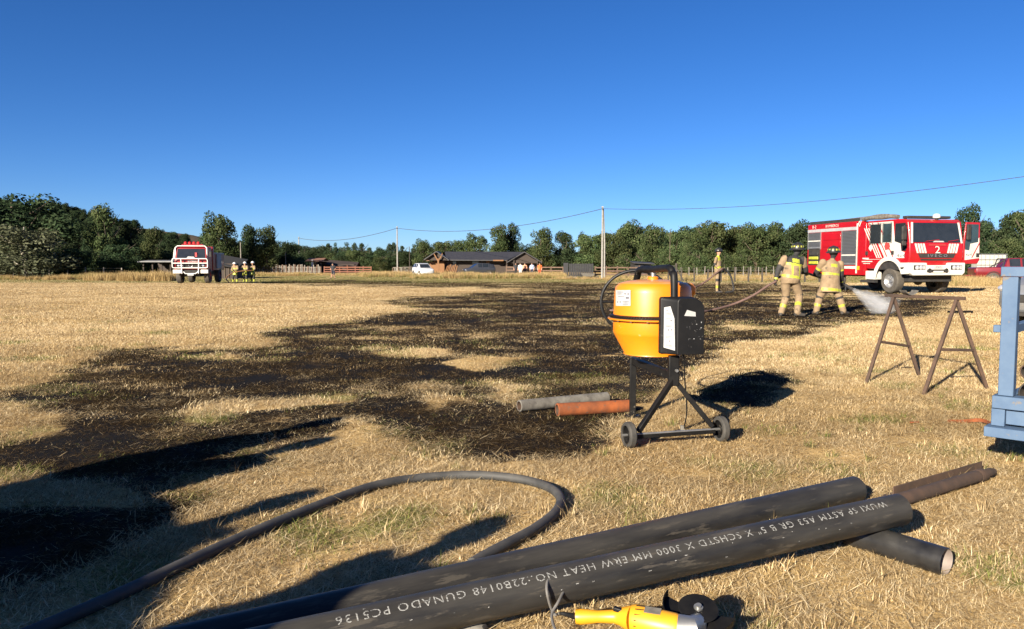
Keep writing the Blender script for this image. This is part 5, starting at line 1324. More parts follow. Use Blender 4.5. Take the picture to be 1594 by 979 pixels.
bump = MB().prism([(-HW - .02, .86), (-HW - .02, 1.27), (-.52, 1.27), (-.5, 1.17), (.5, 1.17), (.52, 1.27), (HW + .02, 1.27), (HW + .02, .86), (HW - .1, .76), (-HW + .1, .76)], lambda u, v: Vector((-.3, u, v)), (.40, 0, 0)).build('bumper', WHITEV, fe, bevel=.03)
for y in (-.86, .86):
    hl = MB().bx(.09, .108, y - .27, y + .27, .98, 1.17).build('headlight', DARKU, fe, bevel=.01)
    for k in (-.12, .06): MB().lathe([(.0, .0), (.07, .004), (.085, .0), (.085, -.02)], (.112, y + k, 1.075), (1, 0, 0), 16).build('lens', LAMP, hl)
    MB().bx(.1, .112, y + .15, y + .24, 1.0, 1.15).build('indicator', LAMP, hl)
wr = MB().bx(.09, .13, -.52, .46, .88, 1.0).build('winch', DARKU, fe, bevel=.02)
for y in (-.42, .36): MB().tube([Vector((.14, y + .07 * math.cos(q), .96 + .07 * math.sin(q))) for q in [6.283 * k / 12 for k in range(12)]], .02, 8, closed=True).build('tow_hook', DARKU, wr)
MB().bx(.13, .145, -.24, .22, .87, .94).build('winch_plate', WHITEV, wr)
pl_ = MB().bx(.105, .115, -.2, .2, 1.04, 1.15).build('number_plate', STICK, fe)
o_ = text_on('HF BB-75', .07, lambda u, v: Vector((.117, u, 1.095 + v)), 'plate_lettering', STICKINK, pl_); o_['kind'] = 'stuff'
MB().bx(-1.9, -.25, -.95, .95, .5, .98).build('chassis_front', DARKU, fe); MB().bx(-7.0, -1.9, -.5, .5, .65, 1.05).build('chassis_rail', DARKU, fe)
MB().cyl((-WX, -1.05, .53), (-WX, 1.05, .53), .09, n=12).build('axle', DARKU, fe)
MB().ball((-WX, .15, .53), .2, 12, 8).build('differential', DARKU, fe)
for y in (-.6, .1, .6): MB().bar((-.2, y, .78), (-1.2, y * .9, .55), .06, .05).build('steering_link', DARKU, fe)
for x, r_ in ((-WX, WRr), (-5.0, WRr)):
    wheel(fe, (x, -1.07, r_), r_, .36, ALU, -1); wheel(fe, (x, 1.07, r_), r_, .36, ALU, 1)
# white wheel-arch trim and sill on the visible side
ar_out = arc(WX, .55, .98, 8, 140); ar_in = arc(WX, .55, .80, 145, 5)
fender = side([(.0, .82), (.0, 1.27)] + [(.3, 1.27)] + arc(WX, .55, .98, 133, 12) + [(2.12, .62), (2.0, .62)] + arc(WX, .55, .8, 5, 150) + [(.42, .80)], 'wheel_arch_trim', WHITEV, off=.002, th=.05, bevel=.012)
side([(.28, 1.02), (.42, 1.0), (.46, 1.08), (.24, 1.1)], 'arch_vent', DARKU, off=.053, th=.004)
MB().bx(-2.64, -2.02, -HW - .04, -HW + .3, .55, .92).build('step_box', WHITEV, fe, bevel=.02)
MB().bx(-3.0, -2.0, -HW - .02, -HW + .1, .42, .52).build('step', DARKU, fe)
MB().bx(-1.9, -.45, -HW + .02, HW - .02, .98, 1.3).build('wheel_well', DARKU, fe)
# doors, windows and livery on the visible side
side([(.34, 1.42), (2.5, 1.42), (2.5, 1.48), (2.9, 1.48), (2.9, 1.43), (2.6, 1.4)], 'waist_stripe', WHITEV)
white_bg = side([(.3, 1.46), (1.5, 1.46), (2.62, 2.98), (1.02, 2.98), (.9, 2.2), (.55, 2.05), (.5, 1.75), (.3, 1.7)], 'white_livery', WHITEV, off=.003, th=.003)
for u in (.92, 1.28, 1.5): side([(u + .0, 1.47), (u + .06, 1.47), (u + 1.08, 2.97), (u + 1.02, 2.97)], 'red_stripe', RED, off=.006, th=.003)
for u in (1.64, 1.78, 1.92): side([(u, 1.47), (u + .07, 1.47), (u + .95, 2.76), (u + .88, 2.76)], 'white_stripe', WHITEV, off=.0045, th=.003)
w1 = side([(.2, 2.02), (.22, 1.75), (.48, 1.75), (.52, 2.05), (.9, 2.15), (.88, 2.88), (.28, 2.88)], 'side_window', GLASS, off=.009, th=.006, bevel=.003)
w2 = side([(1.12, 2.12), (1.62, 2.12), (1.62, 2.9), (1.12, 2.9)], 'side_window', GLASS2, off=.009, th=.006)
w3 = side([(1.78, 2.08), (2.42, 2.08), (2.42, 2.9), (1.78, 2.9)], 'side_window', GLASS, off=.009, th=.006)
for w_, pts in ((w2, [(1.09, 2.09), (1.65, 2.09), (1.65, 2.93), (1.09, 2.93)]), (w3, [(1.75, 2.05), (2.45, 2.05), (2.45, 2.93), (1.75, 2.93)])):
    MB().tube([Vector((-u, -HW - .012, v)) for u, v in pts], .014, 6, closed=True).build('window_seal', DARKU, w_)
for u in (.92, 2.55): side([(u, 1.6), (u + .16, 1.6), (u + .16, 1.76), (u, 1.76)], 'door_handle', DARKU, off=.008, th=.02, bevel=.01)
side([(1.22, 1.82), (1.45, 1.8), (1.52, 1.95), (1.46, 2.1), (1.22, 2.1), (1.16, 1.95)], 'round_crest', pm('crest_red', (.55, .06, .05), (.3, .03, .03), scale=30, rough=.5), off=.009, th=.003)
side([(2.38, 1.75), (2.52, 1.9), (2.42, 2.05), (2.28, 1.9)], 'hazard_diamond', WHITEV, off=.006, th=.003)
def side_text(s, size, u, z, mat, name='lettering', sx=1, off=.012, sp=1.0):
    o_ = text_on(s, size, lambda a, b_: Vector((-u + a, -HW - off, z + b_)), name, mat, fe, spacing=sp, sx=sx); o_['kind'] = 'stuff'
side_text('4x4', .2, .5, 1.56, STICKINK, sx=1.6)
side([(2.25, 1.30), (2.95, 1.30), (2.95, 1.34), (2.25, 1.34)], 'small_script', WHITEV, off=.006, th=.002); side([(2.4, 1.22), (2.85, 1.22), (2.85, 1.25), (2.4, 1.25)], 'small_script', WHITEV, off=.006, th=.002)
# mirrors
for s, y in ((-1, -HW), (1, HW)):
    if s == 1: continue
    MB().tube([(-.2, y, 2.8), (-.02, y + s * .28, 2.75), (-.02, y + s * .3, 2.0), (-.2, y, 1.95)], .02, 8).build('mirror_arm', DARKU, fe)
    m_ = MB().box((-.02, y + s * .28, 2.45), (.1, .22, .55)).build('mirror', DARKU, fe, bevel=.04, seg=3); MB().box((-.02, y + s * .28, 2.05), (.09, .2, .2)).build('mirror', DARKU, fe, bevel=.03)
# body
bodyp = [(2.72, .72), (2.72, 3.0), (3.25, 3.0), (3.3, 3.1), (7.1, 3.1), (7.1, .72), (5.72, .72)] + arc(5.0, .55, .66, 10, 170) + [(4.3, .72)]
fx(bodyp, -HW, HW, 'equipment_body', RED, bevel=.02)
side([(3.3, 2.72), (7.08, 2.72), (7.08, 2.86), (3.3, 2.86)], 'grey_band', GREYSTRIPE, off=.004, th=.01)
side_text('BOMBEROS', .17, 5.15, 2.98, WHITEV, sx=1.15); side_text('B-2', .2, 6.55, 2.98, WHITEV, sx=1.2)
side([(3.27, 2.9), (3.33, 2.9), (3.20, 3.1), (3.14, 3.1)], 'white_stripe', WHITEV); side([(3.16, 2.86), (3.22, 2.86), (3.1, 3.08), (3.04, 3.08)], 'white_stripe', WHITEV)
def shutter(u0, u1, z0, z1, nm='roller_shutter', n_sl=24):
    sh_ = side([(u0, z0), (u1, z0), (u1, z1), (u0, z1)], nm, SHUT, off=.002, th=.012)
    hgt = (z1 - z0) / n_sl
    for k in range(n_sl):
        MB().prism([(0, .004), (.012, hgt * .5), (0, hgt - .004)], lambda p, q: Vector((-u0 - .02, -HW - .014 - p, z0 + k * hgt + q)), (-(u1 - u0) + .04, 0, 0)).build('slat', SHUT, sh_)
    for uu in (u0 - .03, u1 + .03): MB().bx(-uu - .02, -uu + .02, -HW - .03, -HW, z0 - .05, 2.72).build('guide_rail', ALU, sh_)
    MB().bx(-u1, -u0, -HW - .04, -HW, z0 + .0, z0 + .07).build('bottom_bar', ALU, sh_)
    return sh_
shutter(3.36, 4.36, 1.18, 2.70)
side([(3.36, 1.58), (4.36, 1.58), (4.36, 1.64), (3.36, 1.64)], 'white_line', WHITEV, off=.03, th=.004)
side([(3.36, 1.0), (4.36, 1.0), (4.36, 1.12), (3.36, 1.12)], 'white_line', WHITEV, off=.004, th=.006)
for z in (2.0, 2.32): side([(4.5, z), (5.85, z), (5.85, z + .3), (4.5, z + .3)], 'embossed_panel', RED, off=.0, th=.02, bevel=.015)
shutter(6.05, 7.0, 1.95, 2.70, n_sl=12)
side([(6.02, 2.28), (7.02, 2.28), (7.02, 2.33), (6.02, 2.33)], 'white_line', WHITEV, off=.03, th=.004)
side([(6.05, 1.15), (7.0, 1.15), (7.0, 1.93), (6.05, 1.93)], 'open_locker', DARKU, off=.001, th=.003)
for z, m_ in ((1.2, HIVIS), (1.42, HIVIS), (1.62, CHARC)): MB().bx(-6.9, -6.15, -HW - .06, -HW - .006, z, z + .14).build('stowed_gear', m_, fe, bevel=.03)
side([(3.1, .95), (3.3, .95), (3.3, 1.12), (3.1, 1.12)], 'amber_marker', AMBER, off=.004, th=.02)
MB().bx(-3.34, -3.28, -HW - .03, -HW, .8, 3.0).build('corner_strip', WHITEV, fe)
# roof
MB().bx(-7.0, -3.3, -HW + .04, -HW + .1, 3.1, 3.24).build('roof_rail', DARKU, fe); MB().bx(-7.0, -3.3, HW - .1, HW - .04, 3.1, 3.24).build('roof_rail', DARKU, fe)
ld = MB().bar((-6.9, -.75, 3.2), (-2.3, -.75, 3.3), .06, .09).build('roof_ladder', ALU, fe); MB().bar((-6.9, -.3, 3.2), (-2.3, -.3, 3.3), .06, .09).build('stile', ALU, ld)
for k in range(14): MB().cyl((-6.7 + .32 * k, -.75, 3.205 + .007 * k), (-6.7 + .32 * k, -.3, 3.205 + .007 * k), .018, n=8).build('rung', ALU, ld)
MB().tube(smooth_path([(-3.4, -.9, 3.16), (-2.9, -.95, 3.22), (-2.2, -.9, 3.2), (-1.7, -.85, 3.22), (-1.3, -.8, 3.18)], 5), [.09] * 21, 10).build('rolled_tarp', TARP, fe)
MB().tube(smooth_path([(-3.3, -.7, 3.26), (-2.6, -.75, 3.3), (-2.0, -.72, 3.28)], 5), [.07] * 11, 10).build('suction_hose', TARP, fe)
MB().bx(-.75, -.45, -1.05, 1.0, 3.07, 3.18).build('light_bar', DARKU, fe, bevel=.03)
be = MB().lathe([(.13, 0), (.15, .03), (.14, .12), (.09, .17), (.0, .18)], (-.3, .18, 3.08), n=18).build('beacon', WHITEV, fe); MB().lathe([(.07, -.06), (.07, .02)], (-.3, .18, 3.08), n=12).build('beacon_foot', DARKU, be)
# open driver door on the far side, swung forward so its outside faces the camera
dr = thing('open_door', None, None); dr.parent = fe; del_ = [k for k in ('label', 'category') if k in dr]
dr.location = (-.12, HW + .03, 0); dr.rotation_euler = (0, 0, R(-84))
def dp(poly, nm, m, y0=0.0, th=.05, bevel=0, p=None): return MB().prism(poly, lambda u, v: Vector((-u, y0, v)), (0, th, 0)).build(nm, m, p or dr, bevel=bevel)
dpoly = [(.02, 1.22), (.02, 2.05), (.12, 2.92), (.86, 2.92), (.9, 1.36), (.75, 1.22)]
dp(dpoly, 'door_shell', RED, 0, .05, .015)
dp([(.1, 1.38), (.87, 1.46), (.84, 2.3), (.3, 2.05), (.1, 2.0)], 'white_livery', WHITEV, .052, .003)
dp([(.1, 1.8), (.32, 1.78), (.36, 2.05), (.78, 2.12), (.78, 2.84), (.17, 2.84), (.08, 2.05)], 'door_window', GLASS2, .057, .006)
dp([(.45, 1.47), (.5, 1.47), (.87, 2.05), (.87, 2.15)], 'red_stripe', RED, .057, .003); dp([(.7, 1.5), (.84, 1.5), (.84, 1.66), (.7, 1.66)], 'door_handle', DARKU, .057, .02)
dp([(.1, 1.24), (.8, 1.24), (.86, 1.40), (.1, 1.36)], 'red_skirt', RED, .052, .005)
MB().bar((-.15, .16, 2.2), (-.15, .16, 2.82), .2, .1).build('mirror', DARKU, dr, bevel=.03); MB().bar((-.15, .05, 2.75), (-.15, .16, 2.75), .03, .03).build('mirror_arm', DARKU, dr)
o_ = text_on('4x4', .17, lambda u, v: Vector((-.3 - u, .062, 1.6 + v)), 'lettering', STICKINK, dr, sx=1.3); o_['kind'] = 'stuff'

# --- white fronted fire truck far left
DRED = pm('old_truck_red', (0.24, 0.008, 0.010), (0.18, 0.007, 0.008), scale=3, rough=.4, coat=.2)
xw = (298 - CX) / FPX * 56.5
lt = thing('old_fire_truck', 'old red fire truck with white bull bar and roll frame, front on', 'fire truck', (xw, 56.5, g(xw, 56.5)), R(-81))
def lx(poly, y0, y1, nm, m, bevel=0, p=None): return MB().prism(poly, lambda u, v: Vector((-u, y0, v)), (0, y1 - y0, 0)).build(nm, m, p or lt, bevel=bevel)
lx([(0, 1.0), (0, 1.78), (.1, 1.85), (.32, 2.62), (.5, 2.7), (1.7, 2.7), (1.7, .85), (.3, .85)], -1.12, 1.12, 'cab', DRED, .05)
lw = MB().prism([(-1.0, 1.86), (1.0, 1.86), (.94, 2.56), (-.94, 2.56)], lambda u, v: Vector((-.10 - .22 * (v - 1.85) / .77 + .006, u, v)), (.012, 0, 0)).build('windshield', GLASS, lt)
MB().box((-.12, .35, 2.12), (.02, .13, .3)).build('red_jacket', pm('jacket_red', (.6, .05, .05), (.5, .04, .04), scale=9), lw); MB().prism([(-.3, 1.88), (.3, 1.87), (.2, 1.98), (-.2, 2.0)], lambda u, v: Vector((-.075, u, v)), (.006, 0, 0)).build('papers_on_dash', STICK, lw)
MB().tube([Vector((-.22 + .0, -1.1, 1.8)), Vector((-.24, -1.1, 2.62)), Vector((-.27, -.95, 2.76)), Vector((-.27, .95, 2.76)), Vector((-.24, 1.1, 2.62)), Vector((-.22, 1.1, 1.8))], .045, 10).build('roll_frame', WHITEP, lt)
MB().prism([(-1.28, 1.85), (-1.1, 1.78), (-1.08, 2.58), (-1.2, 2.5)], lambda u, v: Vector((-.3, u, v)), (.08, 0, 0)).build('sunlit_side_guard', WHITEP, lt)  # flat white plate at the side of the windshield
MB().bx(0, .02, -1.0, 1.0, 1.2, 1.5).build('grille', DARKU, lt); MB().bx(.0, .015, -1.05, 1.05, 1.06, 1.17).build('lower_panel', DRED, lt)
MB().tube([Vector((.04, .13 * math.cos(q) - .0, 1.35 + .13 * math.sin(q))) for q in [6.283 * k / 16 for k in range(16)]], .018, 8, closed=True).build('grille_ring', ALU, lt)
for y in (-.85, .85, -.62): MB().lathe([(.0, .03), (.085, .02), (.1, .0)], (.02, y, 1.34), (1, 0, 0), 16).build('headlight', LAMP, lt)
MB().tube([Vector((.03, -.46 + .07 * math.cos(q), 1.32 + .07 * math.sin(q))) for q in (R(90), R(210), R(330))], .012, 6, closed=True).build('triangle_badge', ALU, lt)
o_ = text_on('BOMBEROS', .16, lambda u, v: Vector((.012, .2 + u, 1.65 + v)), 'lettering', WHITEP, lt); o_['kind'] = 'stuff'
bb_ = MB()
r0 = [(-1.25, 1.15), (1.25, 1.15)]
def bar_(pts, nm='bull_bar'): MB().tube(pts, .042, 10).build(nm, WHITEP, lt)
cr_ = [Vector((.22, y, z)) for y, z in [(-1.22, 1.25), (-1.2, 1.2), (-1.12, 1.16), (1.12, 1.16), (1.2, 1.2), (1.22, 1.25), (1.22, 1.72), (1.18, 1.8), (1.1, 1.83), (-1.1, 1.83), (-1.18, 1.8), (-1.22, 1.72)]]
MB().tube(cr_, .042, 10, closed=True).build('bull_bar', WHITEP, lt)
bar_([Vector((.22, -1.22, 1.5)), Vector((.22, 1.22, 1.5))], 'bull_bar_rail')
for y in (-.62, .62): bar_([Vector((.22, y, 1.83)), Vector((.2, y * .92, .75))], 'bull_bar_upright')
for y0, y1 in ((-1.22, -.65), (.7, 1.22)): MB().bx(-.1, .14, y0, y1, .76, 1.03).build('bumper_end', WHITEP, lt, bevel=.02)
MB().bx(-.1, .1, -.65, .7, .8, 1.0).build('bumper', DARKU, lt); bar_([Vector((.12, -.5, .9)), Vector((.14, -.35, .74)), Vector((.14, .35, .74)), Vector((.12, .55, .9))], 'front_guard')
MB().bx(.15, .16, -.22, .22, .6, .72).build('number_plate', STICK, lt)
lx([(1.9, .95), (1.9, 2.75), (2.3, 2.75), (2.3, 2.3), (5.9, 2.3), (5.9, .95)], -1.15, 1.15, 'tank_body', DRED, .03)
MB().bx(-4.4, -2.9, 1.16, 1.24, 1.1, 2.2).build('equipment_locker', pm('locker_grey', (.3, .3, .29), (.22, .22, .21), scale=4), lt)
MB().bx(-5.9, -.4, -.5, .5, .55, .95).build('chassis', DARKU, lt)
lb_ = MB().bx(-.9, -.6, -.75, .75, 2.78, 2.9).build('light_bar', DRED, lt)
for y in (-.5, -.2, .1, .4): MB().lathe([(.12, 0), (.12, .14), (.07, .19), (0, .2)], (-.75, y, 2.9), n=12).build('beacon', pm('red_lens', (.45, .02, .02), (.35, .015, .015), scale=4, rough=.2), lb_)
for x in (-.95, -4.3):
    wheel(lt, (x, -.98, .55), .55, .36, DRED, -1); wheel(lt, (x, .98, .55), .55, .36, DRED, 1)
MB().tube([(-.3, 1.12, 2.4), (-.1, 1.34, 2.4), (-.1, 1.34, 1.95)], .02, 6).build('mirror_arm', DARKU, lt); MB().box((-.1, 1.36, 2.15), (.05, .18, .4)).build('mirror', DARKU, lt, bevel=.02)

# --- cars
def car(name, label, cat, loc_, rz, st, paint, wheels, wr_, win, lamps=True, group=None, rimm=ALU):
    """st: stations (x, z_bottom, z_belt, z_roof, half width, half roof width); win: list of station spans with side windows"""
    t = thing(name, label, cat, loc_, rz, group); V = []; n = 10
    for (x, zb, zm, zr, w, wr) in st:
        V += [(x, -w * .86, zb), (x, -w, zb + (zm - zb) * .35), (x, -w * .99, zb + (zm - zb) * .8), (x, -w * .95, zm), (x, -wr, zr), (x, wr, zr), (x, w * .95, zm), (x, w * .99, zb + (zm - zb) * .8), (x, w, zb + (zm - zb) * .35), (x, w * .86, zb)]
    F = [(k * n + j, k * n + (j + 1) % n, (k + 1) * n + (j + 1) % n, (k + 1) * n + j) for k in range(len(st) - 1) for j in range(n)]
    F += [tuple(range(n)), tuple((len(st) - 1) * n + j for j in range(n))]
    MB().add(V, F).build('body', paint, t, bevel=.03, ang=50)
    def pane(ids, nm, ins=.1):
        c = [Vector(V[i]) for i in ids]; m = sum(c, Vector()) / len(c); nn = (c[1] - c[0]).cross(c[2] - c[0]).normalized()
        ctr = Vector((st[len(st) // 2][0], 0, .8))
        if nn.dot(m - ctr) < 0: nn = -nn
        p = [m + (q - m) * (1 - ins) + nn * .008 for q in c]
        MB().add(p + [q - nn * .02 for q in p], [(0, 1, 2, 3), (7, 6, 5, 4)] + [(i, 4 + i, 4 + (i + 1) % 4, (i + 1) % 4) for i in range(4)]).build(nm, GLASS, t)
    for (k, kind) in win:
        a = k * n; b_ = (k + 1) * n
        if kind == 'side':
            pane([a + 3, b_ + 3, b_ + 4, a + 4], 'side_window', .16); pane([a + 6, b_ + 6, b_ + 5, a + 5], 'side_window', .16)
        elif kind == 'ws': pane([a + 4, a + 5, b_ + 5, b_ + 4], 'windshield', .1)
    for x in wheels:
        W = max(s[4] for s in st)
        for s in (-1, 1):
            wheel(t, (x, s * (W - .10), wr_), wr_, .23, rimm, s)
            MB().tube([Vector((x + math.cos(R(q)) * (wr_ + .05), s * W * .985, wr_ + math.sin(R(q)) * (wr_ + .05))) for q in range(0, 181, 15)], .035, 6).build('wheel_arch', DARKU, t)
    if lamps:
        x0, zb, zm, zr, w, wr = st[1]
        for s in (-1, 1): MB().ball((x0 + .0, s * w * .74, zm - .12), .17, 12, 8, (.7, 1.1, .55)).build('headlight', LAMP, t)
    return t
WCAR = pm('car_white', (.58, .58, .58), (.5, .5, .5), scale=2, rough=.3, coat=.4)
suv = [(0, .42, .72, .74, .72, .6), (-.12, .30, .86, .88, .86, .74), (-.95, .24, 1.0, 1.04, .92, .76), (-1.75, .24, 1.06, 1.58, .92, .66), (-2.4, .24, 1.06, 1.66, .92, .68), (-3.3, .24, 1.08, 1.64, .92, .68), (-4.0, .28, 1.08, 1.5, .9, .64), (-4.25, .4, 1.0, 1.05, .84, .66)]
xq = (669 - CX) / FPX * 100
car('white_car', 'white hatchback parked in tall dry grass left of the dark house', 'car', (xq, 98, g(xq, 98)), R(-66), suv, WCAR, (-.85, -3.35), .34, [(2, 'ws'), (3, 'side'), (4, 'side'), (5, 'side')])
xq = (722 - CX) / FPX * 104
car('dark_car', 'dark parked car in front of the dark house, behind the grass', 'car', (xq, 104, g(xq, 104)), R(-160), suv, pm('car_dark', (.03, .032, .038), (.04, .042, .05), scale=2, rough=.3, coat=.4), (-.85, -3.35), .34, [(2, 'ws'), (3, 'side'), (4, 'side'), (5, 'side')])
SILV = pm('car_silver', (.36, .37, .38), (.32, .33, .34), scale=3, rough=.3, metal=.6, coat=.5)
sp_ = Vector((9.62, 13.9, 0))
sv = car('silver_car', 'silver car at the right edge, front corner showing behind the blue trailer', 'car', sp_, R(-150), suv, SILV, (-.85, -3.35), .36, [(2, 'ws'), (3, 'side'), (4, 'side'), (5, 'side')], lamps=False)
for s in (-1, 1):
    h_ = MB().ball((-.2, s * .7, .80), .2, 14, 8, (.9, 1.1, .5)).build('headlight', LAMP, sv)
    MB().ball((-.04, s * .62, .46), .12, 12, 8, (.5, 1, .9)).build('fog_lamp', DARKU, sv)
MB().bx(-.05, .02, -.5, .5, .55, .7).build('grille', DARKU, sv, bevel=.02); MB().bx(-.06, .03, -.6, .6, .3, .38).build('lower_lip', DARKU, sv, bevel=.01)
PRED = pm('pickup_red', (.15, .006, .012), (.12, .005, .009), scale=2, rough=.35, coat=.4)
pick = [(0, .5, .98, 1.0, .74, .62), (-.15, .45, 1.05, 1.08, .88, .76), (-1.2, .42, 1.12, 1.16, .92, .78), (-1.95, .42, 1.16, 1.72, .92, .66), (-2.6, .42, 1.16, 1.78, .92, .68), (-3.35, .42, 1.16, 1.74, .92, .66), (-3.6, .42, 1.14, 1.17, .92, .8), (-5.2, .46, 1.12, 1.14, .9, .8), (-5.3, .55, 1.08, 1.1, .88, .78)]
xq = (1511 - CX) / FPX * 52.5
pk = car('red_pickup', 'dark red pickup parked behind the fire engine, tail towards it', 'pickup', (xq + 5.15, 51.2, g(xq, 52)), R(-14), pick, PRED, (-.95, -4.25), .40, [(2, 'ws'), (3, 'side'), (4, 'side')])
MB().tube([(-3.7, -.8, 1.14), (-3.55, -.7, 1.72), (-3.55, .7, 1.72), (-3.7, .8, 1.14)], .04, 8).build('roll_bar', DARKU, pk); MB().tube([(-4.5, -.8, 1.14), (-3.6, -.72, 1.62)], .035, 8).build('roll_bar_stay', DARKU, pk)
MB().bx(-5.75, -5.3, -.25, .25, .55, .63).build('tow_bar', PRED, pk); MB().bx(-5.36, -5.3, -.8, -.62, .8, 1.02).build('tail_light', DRED, pk)
# white tank in a cage behind the pickup
xq = (1537 - CX) / FPX * 60
tk = thing('caged_tank', 'white plastic tank in a wire cage between door and red pickup', 'tank', (xq, 60, g(xq, 60)), R(-8))
MB().bx(-1.05, 1.05, -.5, .5, .2, 2.25).build('tank', pm('tank_white', (.42, .41, .36), (.35, .34, .29), scale=3, rough=.5), tk, bevel=.08)
for i in range(8): MB().cyl((-1.06 + 2.12 * i / 7, -.54, .15), (-1.06 + 2.12 * i / 7, -.54, 2.28), .022, n=6).build('cage_bar', ALU, tk)
for i in range(6): MB().cyl((-1.08, -.56, .2 + 2.05 * i / 5), (1.08, -.56, .2 + 2.05 * i / 5), .022, n=6).build('cage_bar', ALU, tk)
MB().bx(-1.08, 1.08, -.55, .55, 0, .15).build('pallet', BARK, tk)

dust_on_top(RED, (.26, .1, .06), .6, 1.0, .4); dust_on_top(TYRE, (.12, .1, .075), -2.5, 1.0, .45)
# ------------------------------------------------------------------ buildings
DWOOD = pm('dark_timber', (.045, .03, .022), (.025, .018, .015), scale=4, rough=.8, stretch=(1, 1, 6))
OWOOD = pm('orange_timber', (.2, .095, .036), (.14, .065, .025), scale=4, rough=.75, stretch=(1, 1, 6))
ROOFD = pm('dark_roof', (.028, .028, .032), (.04, .038, .04), scale=2, rough=.55)
ROOFB = pm('brown_roof_edge', (.2, .1, .06), (.13, .065, .04), scale=4, rough=.8)
HY = 110.0
def hxp(px, d=HY): return (px - CX) / FPX * d
hx0, hx1 = hxp(668), hxp(842); zg = g(0, HY)
hs = thing('timber_house', 'long low dark timber house with black roof behind the grass', 'house', (0, HY, zg), 0)
ze, zr_ = 2.25, 3.3
MB().bx(hx0 + .5, hx1 - .6, .3, 7.0, 0, ze).build('wall', DWOOD, hs)
MB().bx(hx0 + .1, hx0 + 2.2, -.1, .29, 0, ze - .35).build('orange_wall', OWOOD, hs)
rl, rr_x = hx0 + 2.6, hxp(818)
# main roof: ridge runs along the picture, with a gable at either end facing this way
MB().add([(rl, -1.0, ze - .1), (hxp(790), -1.0, ze - .15), (rr_x, 3.0, zr_), (rl - .6, 3.0, zr_ + .05), (rl, -1.0, ze - .22), (hxp(790), -1.0, ze - .27), (rr_x, 3.0, zr_ - .12), (rl - .6, 3.0, zr_ - .07)], [(0, 1, 2, 3), (7, 6, 5, 4), (0, 4, 5, 1), (1, 5, 6, 2), (2, 6, 7, 3), (3, 7, 4, 0)]).build('roof', ROOFD, hs)
MB().add([(hx0, 7.5, ze - .1), (hx1, 7.5, ze - .1), (rr_x, 3.01, zr_), (rl - .6, 3.01, zr_ + .05)], [(0, 1, 2, 3)]).build('rear_roof', ROOFD, hs)
def gable(cx, w, y0, y1, zp, ze_, nm, deep=.14):
    for s in (-1, 1):
        MB().add([(cx, y0, zp), (cx + s * w, y0, ze_), (cx + s * w, y1, ze_), (cx, y1, zp), (cx, y0, zp - deep), (cx + s * w, y0, ze_ - deep), (cx + s * w, y1, ze_ - deep), (cx, y1, zp - deep)], [(0, 1, 2, 3), (7, 6, 5, 4), (0, 4, 5, 1), (1, 5, 6, 2), (2, 6, 7, 3), (3, 7, 4, 0)]).build(nm, ROOFD, hs)
    MB().prism([(cx - w * .88, ze_ - .15), (cx + w * .88, ze_ - .15), (cx, zp - .2)], lambda u, v: Vector((u, y0 + .5, v)), (0, .1, 0)).build('gable_wall', DWOOD, hs)
gable(hxp(681), 1.75, -1.6, 3.0, zr_ + .05, ze - .05, 'gable_roof'); gable(hxp(816), 2.5, -1.5, 3.2, zr_, ze - .45, 'gable_roof')
MB().bx(hxp(768), hxp(784), -1.35, -1.0, ze - .3, ze - .12).build('porch_fascia', OWOOD, hs); MB().bx(hx0 - .3, hxp(670), -1.3, .2, ze - .28, ze - .18).build('porch_roof', ROOFB, hs)
pp = hxp(684)
MB().bar((pp, -1.5, 0), (pp, -1.5, 2.3), .22, .22).build('porch_post', OWOOD, hs)
for s in (-1, 1): MB().bar((pp, -1.5, 1.9), (pp + s * .6, -1.5, 3.0), .14, .14).build('post_brace', OWOOD, hs)
for px in (789, 800, 836): MB().bar((hxp(px), -1.2, 0), (hxp(px), -1.2, 2.1), .16, .16).build('porch_post', DWOOD, hs)
MB().bx(hxp(705), hxp(710), .24, .3, .9, 1.9).build('window', GLASS, hs); MB().bx(hxp(735), hxp(745), .24, .3, .9, 1.9).build('window', GLASS, hs); MB().bx(hxp(757), hxp(762), .24, .3, 0, 2.0).build('door', OWOOD, hs)
lg = thing('timber_stack', 'fan of pale sawn timber leaning before the dark house', 'timber stack', (hxp(703), HY - 3, zg))
for k in range(7): MB().bar((-.8 + .25 * k, 0, 0), (-.3 + .22 * k, .4, 1.3 + .1 * (k % 3)), .14, .07).build('plank', OWOOD, lg)

def shed(nm, label, px0, px1, d, z_e, z_r, wall, roof, depth=4.0, posts=None, open_=False, cat='shed', slope=0):
    x0, x1 = hxp(px0, d), hxp(px1, d); z0 = g(0, d); t = thing(nm, label, cat, (x0, d, z0)); w = x1 - x0
    if open_:
        MB().bx(0, w, depth - .15, depth, 0, z_e - .1).build('rear_wall', wall, t)
        for k in range(4): MB().bar((w * k / 3, .1, 0), (w * k / 3, .1, z_e), .14, .14).build('post', wall, t)
    else: MB().bx(0, w, 0, depth, 0, z_e - .05).build('wall', wall, t)
    MB().add([(-.4, -.6, z_e), (w + .4, -.6, z_e + slope), (w + .4, depth / 2, z_r + slope), (-.4, depth / 2, z_r), (-.4, -.6, z_e - .1), (w + .4, -.6, z_e + slope - .1), (w + .4, depth / 2, z_r + slope - .1), (-.4, depth / 2, z_r - .1)], [(0, 1, 2, 3), (7, 6, 5, 4), (0, 4, 5, 1), (1, 5, 6, 2), (2, 6, 7, 3), (3, 7, 4, 0)]).build('roof', roof, t)
    MB().add([(-.4, depth + .3, z_e), (w + .4, depth + .3, z_e + slope), (w + .4, depth / 2 + .003, z_r + slope), (-.4, depth / 2 + .003, z_r)], [(0, 1, 2, 3)]).build('rear_roof', roof, t)
    return t
